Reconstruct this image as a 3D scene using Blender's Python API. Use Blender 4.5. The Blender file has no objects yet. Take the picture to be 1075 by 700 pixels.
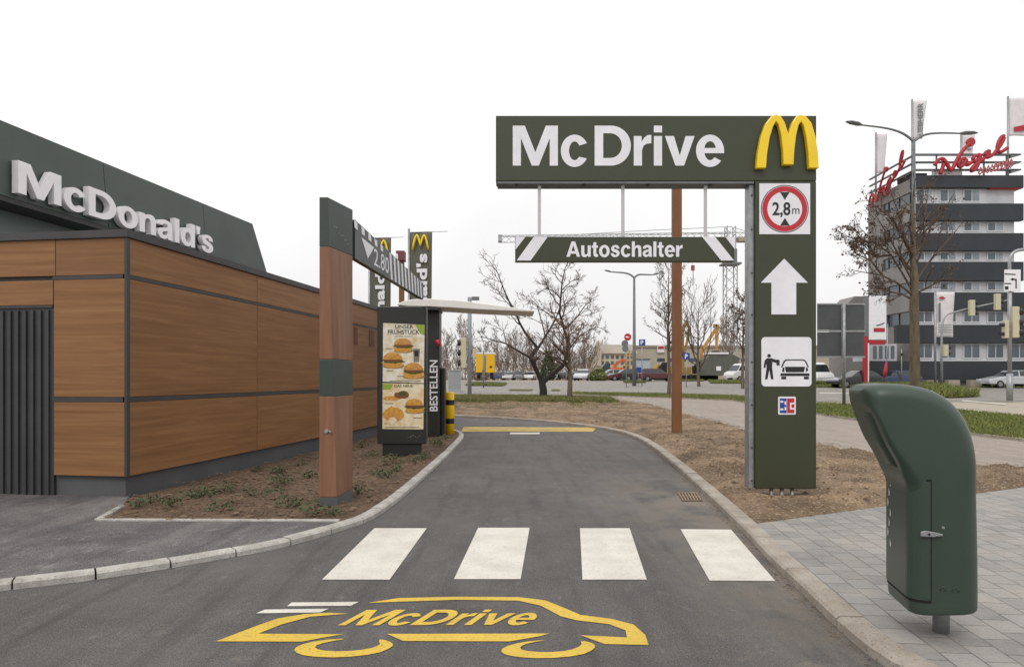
import bpy, bmesh, math, random
from mathutils import Vector, Matrix, noise
from mathutils.geometry import delaunay_2d_cdt
R = math.radians
random.seed(7)
sc = bpy.context.scene
COL = sc.collection
# ------------------------------------------------------------------ view frame: site measured from one standing point
F, CX, HY, H = 700.0, 537.5, 397.0, 1.48
Z0Y, Z1Y, SL = 25.0, 80.0, 0.021          # the street beyond the site lies a little higher
ZTOP = (Z1Y-Z0Y)*SL
def gz(y):
    return 0.0 if y < Z0Y else min(ZTOP, (y-Z0Y)*SL)
def P(px, py, d): return Vector(((px-CX)/F*d, d, H-(py-HY)/F*d))
def G(px, py, dz=0.0):
    d = (H-dz)*F/max(py-HY, 0.3)
    if d > Z0Y:
        d = (H-dz+SL*Z0Y)/((py-HY)/F+SL)
        if d > Z1Y: d = (H-dz-ZTOP)*F/max(py-HY, 0.6)
    return Vector(((px-CX)/F*d, d, gz(d)+dz))
def X(px, d): return (px-CX)/F*d
def Z(py, d): return H-(py-HY)/F*d

# ------------------------------------------------------------------ materials
MATS = {}
def srgb(c):
    if isinstance(c, str):
        c = c.lstrip('#'); c = tuple(int(c[i:i+2], 16)/255 for i in (0, 2, 4))
    return tuple(((v/12.92) if v <= .04045 else ((v+.055)/1.055)**2.4) for v in c)+(1,)
def mat(name, col, rough=.6, col2=None, scale=4, detail=6, bump=0, bscale=None, metal=0, stretch=None, thr=(.35, .65), spec=.5, coat=0, emit=0, speck=None, speckscale=90):
    if name in MATS: return MATS[name]
    m = bpy.data.materials.new(name); m.use_nodes = True
    n, l = m.node_tree.nodes, m.node_tree.links
    b = n['Principled BSDF']
    c1 = srgb(col) if isinstance(col, str) else tuple(col)+(1,)
    b.inputs['Base Color'].default_value = c1; b.inputs['Roughness'].default_value = rough
    b.inputs['Metallic'].default_value = metal; b.inputs['Specular IOR Level'].default_value = spec
    b.inputs['Coat Weight'].default_value = coat; b.inputs['Coat Roughness'].default_value = .15
    if emit: b.inputs['Emission Color'].default_value = c1; b.inputs['Emission Strength'].default_value = emit
    tc = n.new('ShaderNodeTexCoord'); src = tc.outputs['Object']
    if stretch:
        mp = n.new('ShaderNodeMapping'); mp.inputs['Scale'].default_value = stretch
        l.new(src, mp.inputs['Vector']); src = mp.outputs['Vector']
    if col2 is not None:
        c2 = srgb(col2) if isinstance(col2, str) else tuple(col2)+(1,)
        nz = n.new('ShaderNodeTexNoise'); nz.inputs['Scale'].default_value = scale; nz.inputs['Detail'].default_value = detail
        nz.inputs['Roughness'].default_value = .62
        l.new(src, nz.inputs['Vector'])
        mr = n.new('ShaderNodeMapRange'); mr.inputs[1].default_value, mr.inputs[2].default_value = thr
        l.new(nz.outputs['Fac'], mr.inputs[0])
        mx = n.new('ShaderNodeMix'); mx.data_type = 'RGBA'
        mx.inputs[6].default_value = c1; mx.inputs[7].default_value = c2
        l.new(mr.outputs[0], mx.inputs[0]); out = mx.outputs[2]
        if speck is not None:
            c3 = srgb(speck) if isinstance(speck, str) else tuple(speck)+(1,)
            n3 = n.new('ShaderNodeTexNoise'); n3.inputs['Scale'].default_value = speckscale; n3.inputs['Detail'].default_value = 3
            l.new(src, n3.inputs['Vector'])
            r3 = n.new('ShaderNodeMapRange'); r3.inputs[1].default_value, r3.inputs[2].default_value = .56, .7
            l.new(n3.outputs['Fac'], r3.inputs[0])
            m3 = n.new('ShaderNodeMix'); m3.data_type = 'RGBA'; m3.inputs[7].default_value = c3
            l.new(r3.outputs[0], m3.inputs[0]); l.new(out, m3.inputs[6]); out = m3.outputs[2]
        l.new(out, b.inputs['Base Color'])
        rr = n.new('ShaderNodeMapRange'); rr.inputs[3].default_value = max(0, rough-.07); rr.inputs[4].default_value = min(1, rough+.07)
        l.new(nz.outputs['Fac'], rr.inputs[0]); l.new(rr.outputs[0], b.inputs['Roughness'])
    if bump:
        nb = n.new('ShaderNodeTexNoise'); nb.inputs['Scale'].default_value = bscale or scale*4; nb.inputs['Detail'].default_value = 5
        l.new(src, nb.inputs['Vector'])
        bp = n.new('ShaderNodeBump'); bp.inputs['Strength'].default_value = 1; bp.inputs['Distance'].default_value = bump
        l.new(nb.outputs['Fac'], bp.inputs['Height']); l.new(bp.outputs[0], b.inputs['Normal'])
    MATS[name] = m; return m

def asphalt_mat(name, base, light, dust, road_dust=True):
    """dark mineral aggregate with worn lighter patches and tan soil dust trodden onto it next to the sandy verge"""
    m = bpy.data.materials.new(name); m.use_nodes = True; n, l = m.node_tree.nodes, m.node_tree.links
    b = n['Principled BSDF']; b.inputs['Roughness'].default_value = .82; b.inputs['Specular IOR Level'].default_value = .35
    tc = n.new('ShaderNodeTexCoord'); o = tc.outputs['Object']
    def nz(s, d=6, st=None):
        v = o
        if st: mp = n.new('ShaderNodeMapping'); mp.inputs['Scale'].default_value = st; l.new(o, mp.inputs['Vector']); v = mp.outputs[0]
        t = n.new('ShaderNodeTexNoise'); t.inputs['Scale'].default_value = s; t.inputs['Detail'].default_value = d; t.inputs['Roughness'].default_value = .65; l.new(v, t.inputs['Vector']); return t.outputs['Fac']
    def rng(s, a, c, lo=0, hi=1):
        r = n.new('ShaderNodeMapRange'); r.inputs[1].default_value = a; r.inputs[2].default_value = c; r.inputs[3].default_value = lo; r.inputs[4].default_value = hi; l.new(s, r.inputs[0]); return r.outputs[0]
    def mix(f, a, c):
        x = n.new('ShaderNodeMix'); x.data_type = 'RGBA'; l.new(f, x.inputs[0])
        for v, i in ((a, 6), (c, 7)):
            if isinstance(v, tuple): x.inputs[i].default_value = v
            else: l.new(v, x.inputs[i])
        return x.outputs[2]
    def mul(a, c):
        x = n.new('ShaderNodeMath'); x.operation = 'MULTIPLY'; l.new(a, x.inputs[0])
        if isinstance(c, (int, float)): x.inputs[1].default_value = c
        else: l.new(c, x.inputs[1])
        return x.outputs[0]
    c = mix(rng(nz(.7, 8), .38, .66), srgb(base), srgb(light))
    c = mix(mul(rng(nz(3.5, 8), .5, .72), .5), c, srgb(light))
    c = mix(mul(rng(nz(1.6, 10), .52, .7), .5), c, tuple(v*.55 for v in srgb(base)[:3])+(1,))
    c = mix(mul(rng(nz(9, 10, (1, .5, 1)), .58, .68), .45), c, tuple(min(1, v*1.7) for v in srgb(light)[:3])+(1,))
    c = mix(mul(rng(nz(110, 2), .54, .66), .5), c, tuple(min(1, v*2.6) for v in srgb(light)[:3])+(1,))
    c = mix(mul(rng(nz(100, 2), .46, .36), .8), c, tuple(v*.35 for v in srgb(base)[:3])+(1,))
    # tyre streaks along the lane
    c = mix(mul(rng(nz(2.2, 6, (2.4, .18, 1)), .5, .7), .5), c, tuple(v*.5 for v in srgb(base)[:3])+(1,))
    if road_dust:
        sx = n.new('ShaderNodeSeparateXYZ'); l.new(o, sx.inputs[0])
        # dust band: distance to the line of the verge kerb x ~ 2.6 - .13*(y-6)
        a = n.new('ShaderNodeMath'); a.operation = 'MULTIPLY_ADD'; l.new(sx.outputs['Y'], a.inputs[0]); a.inputs[1].default_value = .1; l.new(sx.outputs['X'], a.inputs[2])
        d1 = rng(a.outputs[0], 1.3, 3.0)
        d2 = rng(nz(1.6, 12), .38, .56)
        d3 = rng(sx.outputs['Y'], 12, 8)
        c = mix(mul(mul(mul(d1, d2), d3), .6), c, srgb(dust))
        c = mix(mul(mul(rng(nz(6, 6), .55, .7), rng(nz(.9, 3), .5, .6)), .35), c, srgb(dust))
    l.new(c, b.inputs['Base Color'])
    bp = n.new('ShaderNodeBump'); bp.inputs['Distance'].default_value = .006; bp.inputs['Strength'].default_value = .9
    l.new(nz(120, 3), bp.inputs['Height']); l.new(bp.outputs[0], b.inputs['Normal'])
    MATS[name] = m; return m

def paver_mat(name, c1, c2, mortar, w, h, rot, ms=.012, tint=None, bump=.01, sq=1.0):
    m = bpy.data.materials.new(name); m.use_nodes = True; n, l = m.node_tree.nodes, m.node_tree.links
    b = n['Principled BSDF']; b.inputs['Roughness'].default_value = .8
    tc = n.new('ShaderNodeTexCoord'); mp = n.new('ShaderNodeMapping'); mp.inputs['Rotation'].default_value = (0, 0, rot)  # rows run with the kerb
    l.new(tc.outputs['Object'], mp.inputs[0])
    # slight waviness of the laid rows
    wn = n.new('ShaderNodeTexNoise'); wn.inputs['Scale'].default_value = 1.3; l.new(mp.outputs[0], wn.inputs['Vector'])
    ad = n.new('ShaderNodeVectorMath'); ad.operation = 'MULTIPLY_ADD'; ad.inputs[1].default_value = (.03, .03, 0); l.new(wn.outputs['Color'], ad.inputs[0]); l.new(mp.outputs[0], ad.inputs[2])
    br = n.new('ShaderNodeTexBrick'); br.inputs['Scale'].default_value = 1; br.inputs['Brick Width'].default_value = w; br.inputs['Row Height'].default_value = h
    br.inputs['Mortar Size'].default_value = ms; br.inputs['Mortar Smooth'].default_value = .3; br.inputs['Bias'].default_value = 0
    br.inputs['Color1'].default_value = srgb(c1); br.inputs['Color2'].default_value = srgb(c2); br.inputs['Mortar'].default_value = srgb(mortar)
    l.new(ad.outputs[0], br.inputs['Vector'])
    nz = n.new('ShaderNodeTexNoise'); nz.inputs['Scale'].default_value = 2.2; nz.inputs['Detail'].default_value = 9; nz.inputs['Roughness'].default_value = .7; l.new(tc.outputs['Object'], nz.inputs['Vector'])
    r = n.new('ShaderNodeMapRange'); r.inputs[1].default_value = .4; r.inputs[2].default_value = .66; r.inputs[4].default_value = .55; l.new(nz.outputs['Fac'], r.inputs[0])
    mx = n.new('ShaderNodeMix'); mx.data_type = 'RGBA'; mx.inputs[7].default_value = srgb(tint or c2); l.new(r.outputs[0], mx.inputs[0]); l.new(br.outputs['Color'], mx.inputs[6])
    n2 = n.new('ShaderNodeTexNoise'); n2.inputs['Scale'].default_value = 60; n2.inputs['Detail'].default_value = 4; l.new(tc.outputs['Object'], n2.inputs['Vector'])
    r2 = n.new('ShaderNodeMapRange'); r2.inputs[1].default_value = .5; r2.inputs[2].default_value = .75; r2.inputs[4].default_value = .35; l.new(n2.outputs['Fac'], r2.inputs[0])
    m2 = n.new('ShaderNodeMix'); m2.data_type = 'RGBA'; m2.inputs[7].default_value = tuple(v*.4 for v in srgb(c1)[:3])+(1,); l.new(r2.outputs[0], m2.inputs[0]); l.new(mx.outputs[2], m2.inputs[6])
    l.new(m2.outputs[2], b.inputs['Base Color'])
    bp = n.new('ShaderNodeBump'); bp.inputs['Distance'].default_value = bump; l.new(br.outputs['Fac'], bp.inputs['Height']); bp.invert = True
    b2 = n.new('ShaderNodeBump'); b2.inputs['Distance'].default_value = bump*.8; l.new(nz.outputs['Fac'], b2.inputs['Height']); l.new(bp.outputs[0], b2.inputs['Normal'])
    l.new(b2.outputs[0], b.inputs['Normal'])
    MATS[name] = m; return m

def wood_mat(name, a, bcol, c, axis='H', rough=.5):
    """printed laminate boards with long grain"""
    m = bpy.data.materials.new(name); m.use_nodes = True; n, l = m.node_tree.nodes, m.node_tree.links
    b = n['Principled BSDF']; b.inputs['Roughness'].default_value = rough; b.inputs['Specular IOR Level'].default_value = .3
    tc = n.new('ShaderNodeTexCoord'); mp = n.new('ShaderNodeMapping')
    mp.inputs['Scale'].default_value = (.4, .4, 12) if axis == 'H' else (9, 9, .5)
    oi = n.new('ShaderNodeObjectInfo'); sh = n.new('ShaderNodeVectorMath'); sh.operation = 'MULTIPLY_ADD'; sh.inputs[1].default_value = (13, 7, 29)
    l.new(oi.outputs['Random'], sh.inputs[0]); l.new(tc.outputs['Object'], sh.inputs[2])
    l.new(sh.outputs[0], mp.inputs[0])
    n1 = n.new('ShaderNodeTexNoise'); n1.inputs['Scale'].default_value = 1.6; n1.inputs['Detail'].default_value = 8; n1.inputs['Roughness'].default_value = .6; n1.inputs['Distortion'].default_value = .6
    l.new(mp.outputs[0], n1.inputs['Vector'])
    cr = n.new('ShaderNodeValToRGB'); e = cr.color_ramp.elements
    e[0].position = .3; e[0].color = srgb(a); e[1].position = .72; e[1].color = srgb(c)
    k = cr.color_ramp.elements.new(.52); k.color = srgb(bcol)
    l.new(n1.outputs['Fac'], cr.inputs[0])
    mp2 = n.new('ShaderNodeMapping'); mp2.inputs['Scale'].default_value = (1.2, 1.2, 90) if axis == 'H' else (90, 90, 1.5); l.new(tc.outputs['Object'], mp2.inputs[0])
    n2 = n.new('ShaderNodeTexNoise'); n2.inputs['Scale'].default_value = 1.5; n2.inputs['Detail'].default_value = 3; l.new(mp2.outputs[0], n2.inputs['Vector'])
    r = n.new('ShaderNodeMapRange'); r.inputs[1].default_value = .5; r.inputs[2].default_value = .75; r.inputs[4].default_value = .35; l.new(n2.outputs['Fac'], r.inputs[0])
    mx = n.new('ShaderNodeMix'); mx.data_type = 'RGBA'; mx.inputs[7].default_value = srgb(a); l.new(r.outputs[0], mx.inputs[0]); l.new(cr.outputs[0], mx.inputs[6])
    hv = n.new('ShaderNodeHueSaturation'); vr = n.new('ShaderNodeMapRange'); vr.inputs[3].default_value = .93; vr.inputs[4].default_value = 1.07; l.new(oi.outputs['Random'], vr.inputs[0]); l.new(vr.outputs[0], hv.inputs['Value'])
    l.new(mx.outputs[2], hv.inputs['Color']); l.new(hv.outputs[0], b.inputs['Base Color'])
    MATS[name] = m; return m

M = dict(
 asphalt=asphalt_mat('lane_asphalt', '#4f4c4b', '#605d5b', '#8b8072'),
 road=asphalt_mat('street_asphalt', '#807b76', '#8d8781', '#8f7d68', False),
 path=asphalt_mat('path_asphalt', '#8b8178', '#978c82', '#9a8872', False),
 slate=asphalt_mat('forecourt_asphalt', '#4a4748', '#787372', '#8f8270', False),
 paver=paver_mat('concrete_pavers', '#7a7876', '#918e8a', '#605c55', .21, .165, R(-84), ms=.0045, tint='#a79f95'),
 white=mat('road_white_paint', '#d0cbc2', .65, '#bdb7ac', 3, 9, thr=(.4, .7), speck='#b3ada2', speckscale=45),
 yellow=mat('road_yellow_paint', '#cfae3c', .65, '#bfa038', 3, 9, thr=(.4, .7), speck='#a08a44', speckscale=55),
 kerb=mat('kerb_concrete', '#a89f94', .85, '#8b8074', 3, 9, bump=.004, bscale=60, speck='#6f675d', speckscale=70),
 kerbw=mat('kerb_granite', '#b8b4ae', .8, '#96918a', 6, 9, bump=.004, bscale=60, speck='#77726b', speckscale=80),
 sand=mat('sandy_soil', '#8b755c', .95, '#5b4936', 1.1, 14, bump=.045, bscale=14, speck='#ab987f', speckscale=34, thr=(.38, .6)),
 mulch=mat('bed_soil', '#665140', .95, '#4a3a2c', 2.5, 10, bump=.03, bscale=14, speck='#7d664e', speckscale=40),
 clod=mat('earth_clods', '#7d6852', .95, '#5f4c38', 8, 5),
 bark=mat('bark_chips', '#6f5a46', .9, '#4c3a2b', 20, 3),
 straw=mat('dry_straw', '#a8977a', .9, '#8a7656', 6, 3),
 turf=mat('turf_soil', '#54592f', .95, '#6b6138', 3, 8, bump=.02),
 grass=mat('grass_blades', '#5f6d35', .85, '#78793f', .8, 5),
 drygrass=mat('dry_grass_blades', '#7d7446', .85, '#5f6836', .9, 5),
 wood=wood_mat('cladding_wood', '#74502f', '#855e3c', '#926b46', 'H'),
 postwood=wood_mat('post_wood', '#744e38', '#815c46', '#8f6a54', 'V', .4),
 rust=mat('reddish_brown_steel', '#7e5230', .7, '#6c4527', 5, 6, stretch=(1, 1, .2)),
 trim=mat('anthracite_trim', '#3c3b3b', .5, '#343333', 3),
 plinth=mat('render_plinth', '#4c4c4f', .85, '#59595b', 1.5, 8, bump=.003, stretch=(1, 1, .3)),
 fascia=mat('green_grey_panel', '#4a524e', .45, '#444c48', .7, 4),
 upper=mat('pale_green_cladding', '#77827f', .5, '#707b78', 1, 4),
 gate=mat('dark_grey_gate', '#3a3a3c', .55, '#323234', 2),
 signgreen=mat('sign_olive_green', '#353a24', .4, '#303520', .8, 4, spec=.5),
 letter=mat('letter_white', '#e4e3e8', .5, '#dad9de', 3),
 letter3=mat('letter_acrylic', '#f2eff1', .4, '#eae7e9', 6),
 mgold=mat('sign_yellow', '#f0cc08', .3, '#e8c206', 3, coat=.2),
 red=mat('sign_red', '#b51f2c', .45), black=mat('sign_black', '#1c1c1f', .5), blue=mat('sign_blue', '#1f3f8f', .45),
 alu=mat('galvanised_steel', '#a3a4a6', .45, '#8d8e91', 8, metal=.6), grey=mat('painted_grey_steel', '#6d7173', .55, '#62676a', 4),
 postgreen=mat('post_green_panel', '#343e39', .4, '#303a35', 2), postgreen2=mat('post_green_face', '#525754', .45, '#4c514e', 2),
 bin=mat('bin_green_plastic', '#36443a', .36, '#303f35', 1.2, 6, spec=.45, bump=.0008, bscale=260),
 binin=mat('bin_green_inside', '#24332a', .6), bindark=mat('bin_gap_black', '#0d110e', .8),
 dark=mat('board_black', '#20211e', .4, '#262723', 2), canopy=mat('canopy_white', '#e6e3de', .45, '#dcd8d2', 2),
 bolly=mat('bollard_yellow', '#f4c600', .4, '#e8ba00', 4), bollb=mat('bollard_black', '#151414', .5),
 glass=mat('window_glass', '#39424a', .12, '#4f5a63', .35, 2, spec=.8), glassl=mat('window_glass_blind', '#8f969e', .3, '#6b737b', .5, 2),
 panelw=mat('window_band_grey', '#b6b7bc', .5, '#a8a9ae', 1), band=mat('dark_facade_band', '#292e34', .6, '#24292f', .5),
 facl=mat('grey_cladding', '#8a8684', .7, '#7b7876', .5), frame=mat('window_frame_white', '#c4c5c8', .5),
 trunk=mat('bark_grey', '#6f6350', .95, '#51473a', 6, 6, bump=.02, stretch=(1, 1, .25)), trunkd=mat('bark_dark', '#3a332e', .95, '#2a2421', 6, 6, bump=.02, stretch=(1, 1, .25)),
 twig=mat('bare_twigs', '#4d4038', .95, '#5e4e44', 3), leafd=mat('withered_leaves', '#4a3932', .9, '#65503f', 4), leafb=mat('russet_leaves', '#7a5744', .9, '#94705a', 2),
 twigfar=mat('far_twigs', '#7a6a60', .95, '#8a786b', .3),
 plant=mat('shrub_leaves', '#34452a', .7, '#4d5a34', 10), needles=mat('evergreen_leaves', '#47552f', .85, '#39462a', 2),
 tyre=mat('tyre_rubber', '#1a1a1a', .9), rim=mat('wheel_rim', '#8b8d90', .35, metal=.7), carglass=mat('car_glass', '#1c2328', .08, spec=.8),
 lampglass=mat('headlight_glass', '#cfd3d6', .1), tail=mat('tail_lamp_red', '#8c1416', .3),
 cream=mat('signal_housing', '#bcb498', .6), cream2=mat('far_wall_cream', '#c4b9a6', .8, '#b5ab99', .2), roof=mat('far_roof', '#9c9184', .8, '#8c8276', .3),
 hallm=mat('hall_wall', '#a89f90', .8, '#9c9486', .1), redfab=mat('red_sign_face', '#a2242f', .6), flagw=mat('flag_white', '#d8d2d4', .8, '#cbc5c8', 1.5), flagg=mat('flag_olive', '#626151', .8, '#57574a', 2),
 exy=mat('excavator_yellow', '#b88a3c', .6, '#a37634', 2), exo=mat('excavator_orange', '#c0673a', .6, '#a8572f', 2), crane=mat('crane_grey', '#a0a3a6', .6), conc=mat('far_concrete', '#a79d8d', .9, '#938a7b', 2),
 truck=mat('truck_yellow', '#d9a800', .5), cab=mat('cabinet_grey', '#a3a7a6', .6, '#989c9b', 2, stretch=(1, 1, .2)),
)
def paint(name, c): return mat('car_paint_'+name, c, .3, coat=.6, spec=.5)

# ------------------------------------------------------------------ mesh builder
class MB:
    def __init__(s): s.v = []; s.f = []; s.sm = []
    def add(s, vs, fs, smooth=False):
        o = len(s.v); s.v += [Vector(v) for v in vs]; s.f += [tuple(i+o for i in f) for f in fs]; s.sm += [smooth]*len(fs); return s
    def box(s, a, b, fr=None):
        x0, y0, z0 = a; x1, y1, z1 = b
        vs = [Vector(v) for v in ((x0,y0,z0),(x1,y0,z0),(x1,y1,z0),(x0,y1,z0),(x0,y0,z1),(x1,y0,z1),(x1,y1,z1),(x0,y1,z1))]
        if fr: vs = [fr(v) for v in vs]
        return s.add(vs, [(0,3,2,1),(4,5,6,7),(0,1,5,4),(1,2,6,5),(2,3,7,6),(3,0,4,7)])
    def hexa(s, vs): return s.add(vs, [(0,3,2,1),(4,5,6,7),(0,1,5,4),(1,2,6,5),(2,3,7,6),(3,0,4,7)])
    def tube(s, pts, rad, n=8, caps=True, smooth=True):
        pts = [Vector(p) for p in pts]; m = len(pts)
        if not isinstance(rad, (list, tuple)): rad = [rad]*m
        vs = []; up = None
        for i, p in enumerate(pts):
            t = (pts[min(i+1, m-1)]-pts[max(i-1, 0)])
            if t.length < 1e-9: t = Vector((0,0,1))
            t.normalize()
            if up is None:
                up = Vector((0,0,1)) if abs(t.z) < .9 else Vector((0,1,0))
            a = t.cross(up)
            if a.length < 1e-4: up = Vector((1,0,0)); a = t.cross(up)
            a.normalize(); b = a.cross(t)
            up = b.cross(a)*-1 if False else up
            for k in range(n):
                q = 2*math.pi*k/n; vs.append(p+(a*math.cos(q)+b*math.sin(q))*rad[i])
        fs = []
        for i in range(m-1):
            for k in range(n):
                k2 = (k+1) % n; fs.append((i*n+k, i*n+k2, (i+1)*n+k2, (i+1)*n+k))
        s.add(vs, fs, smooth)
        if caps:
            o = len(s.v)-len(vs)
            s.f.append(tuple(o+k for k in range(n))[::-1]); s.f.append(tuple(o+(m-1)*n+k for k in range(n))); s.sm += [False, False]
        return s
    def prism(s, poly, ext):
        """poly: 3-D outline (concave allowed), ext: extrusion vector"""
        n = len(poly); e = Vector(ext); vs = [Vector(p) for p in poly]+[Vector(p)+e for p in poly]
        fs = [tuple(range(n)), tuple(range(2*n-1, n-1, -1))]+[(i, n+i, n+(i+1) % n, (i+1) % n) for i in range(n)]
        return s.add(vs, fs)
    def loft(s, rings, smooth=True, caps=True):
        n = len(rings[0]); vs = [p for r in rings for p in r]; fs = []
        for i in range(len(rings)-1):
            for k in range(n): k2 = (k+1) % n; fs.append((i*n+k, i*n+k2, (i+1)*n+k2, (i+1)*n+k))
        s.add(vs, fs, smooth)
        if caps:
            o = len(s.v)-len(vs); s.f.append(tuple(o+k for k in range(n))[::-1]); s.f.append(tuple(o+(len(rings)-1)*n+k for k in range(n))); s.sm += [False]*2
        return s
    def build(s, name, m, parent=None, bevel=0, fix=True, xf=None):
        me = bpy.data.meshes.new(name)
        top = parent
        while top is not None and top.parent is not None: top = top.parent
        inv = top.matrix_world.inverted() if parent is not None and xf is None else None
        vs = [(inv @ v) if inv else v for v in s.v]
        me.from_pydata(vs, [], s.f); me.update()
        for p, q in zip(me.polygons, s.sm): p.use_smooth = q
        if fix and len(s.f) < 30000:
            bm = bmesh.new(); bm.from_mesh(me); bmesh.ops.recalc_face_normals(bm, faces=bm.faces); bm.to_mesh(me); bm.free()
        ms = m if isinstance(m, (list, tuple)) else [m]
        for q in ms: me.materials.append(q)
        o = bpy.data.objects.new(name, me); COL.objects.link(o)
        if parent is not None: o.parent = parent
        if bevel:
            b = o.modifiers.new('Bevel', 'BEVEL'); b.width = bevel; b.segments = 2; b.limit_method = 'ANGLE'; b.angle_limit = R(40)
        return o
def root_empty(name, loc, label, cat, group=None, rz=0):
    o = bpy.data.objects.new(name, None); COL.objects.link(o); o.location = loc; o.rotation_euler = (0, 0, rz)
    o.matrix_world = Matrix.Translation(loc) @ Matrix.Rotation(rz, 4, 'Z'); o.empty_display_size = .2
    tag(o, label, cat, group); return o
def tag(o, label, cat, group=None):
    o['label'] = label; o['category'] = cat
    if group: o['group'] = group
    return o
def kids(o): return [c for c in COL.objects if c.parent == o]
def copy_tree(o, parent=None, ch=None):
    if ch is None:
        ch = {}
        for c in COL.objects: ch.setdefault(c.parent.name if c.parent else None, []).append(c)
    c = o.copy(); COL.objects.link(c)
    if parent: c.parent = parent
    for k in ch.get(o.name, []): copy_tree(k, c, ch)
    return c
def structure(o): o['kind'] = 'structure'; return o
def stuff(o): o['kind'] = 'stuff'; return o
def set_mw(o):
    o.matrix_world = Matrix.Translation(o.location) @ Matrix.Rotation(o.rotation_euler.z, 4, 'Z')
_txt = {}
def glyphs(string, off, shear=0):
    key = (string, off, shear)
    if key in _txt: return _txt[key]
    cu = bpy.data.curves.new('t', 'FONT'); cu.body = string; cu.offset = off; cu.resolution_u = 4; cu.shear = shear
    if off > .02: cu.space_character = 1.06
    ob = bpy.data.objects.new('t', cu); COL.objects.link(ob); bpy.context.view_layer.update()
    me = bpy.data.meshes.new_from_object(ob.evaluated_get(bpy.context.evaluated_depsgraph_get()))
    vs = [v.co.copy() for v in me.vertices]; fs = [tuple(p.vertices) for p in me.polygons]
    bpy.data.objects.remove(ob); bpy.data.meshes.remove(me); bpy.data.curves.remove(cu)
    _txt[key] = (vs, fs); return vs, fs

# ------------------------------------------------------------------ heavy grotesque letters drawn as outlines (cap height 1)
def _arc(cx, cy, rx, ry, a0, a1, n=18): return [(cx+rx*math.cos(R(a0+(a1-a0)*i/n)), cy+ry*math.sin(R(a0+(a1-a0)*i/n))) for i in range(n+1)]
def _soft(pts, lim=58):
    out = []; n = len(pts)
    for i in range(n):
        a, b, c = Vector(pts[i-1]), Vector(pts[i]), Vector(pts[(i+1) % n]); u, v = b-a, c-b
        if u.length < 1e-6 or v.length < 1e-6 or math.degrees(u.angle(v)) > lim or math.degrees(u.angle(v)) < 4: out.append(tuple(b))
        else: out += [tuple(b-u*.27), tuple(b+v*.27)]
    return out
_n = [(0, 0), (0, .74), (.2, .74), (.2, .64), (.3, .74), (.43, .775), (.56, .745), (.64, .65), (.66, .5), (.66, 0), (.45, 0), (.45, .46), (.42, .56), (.33, .6), (.24, .56), (.21, .44), (.21, 0)]
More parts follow.
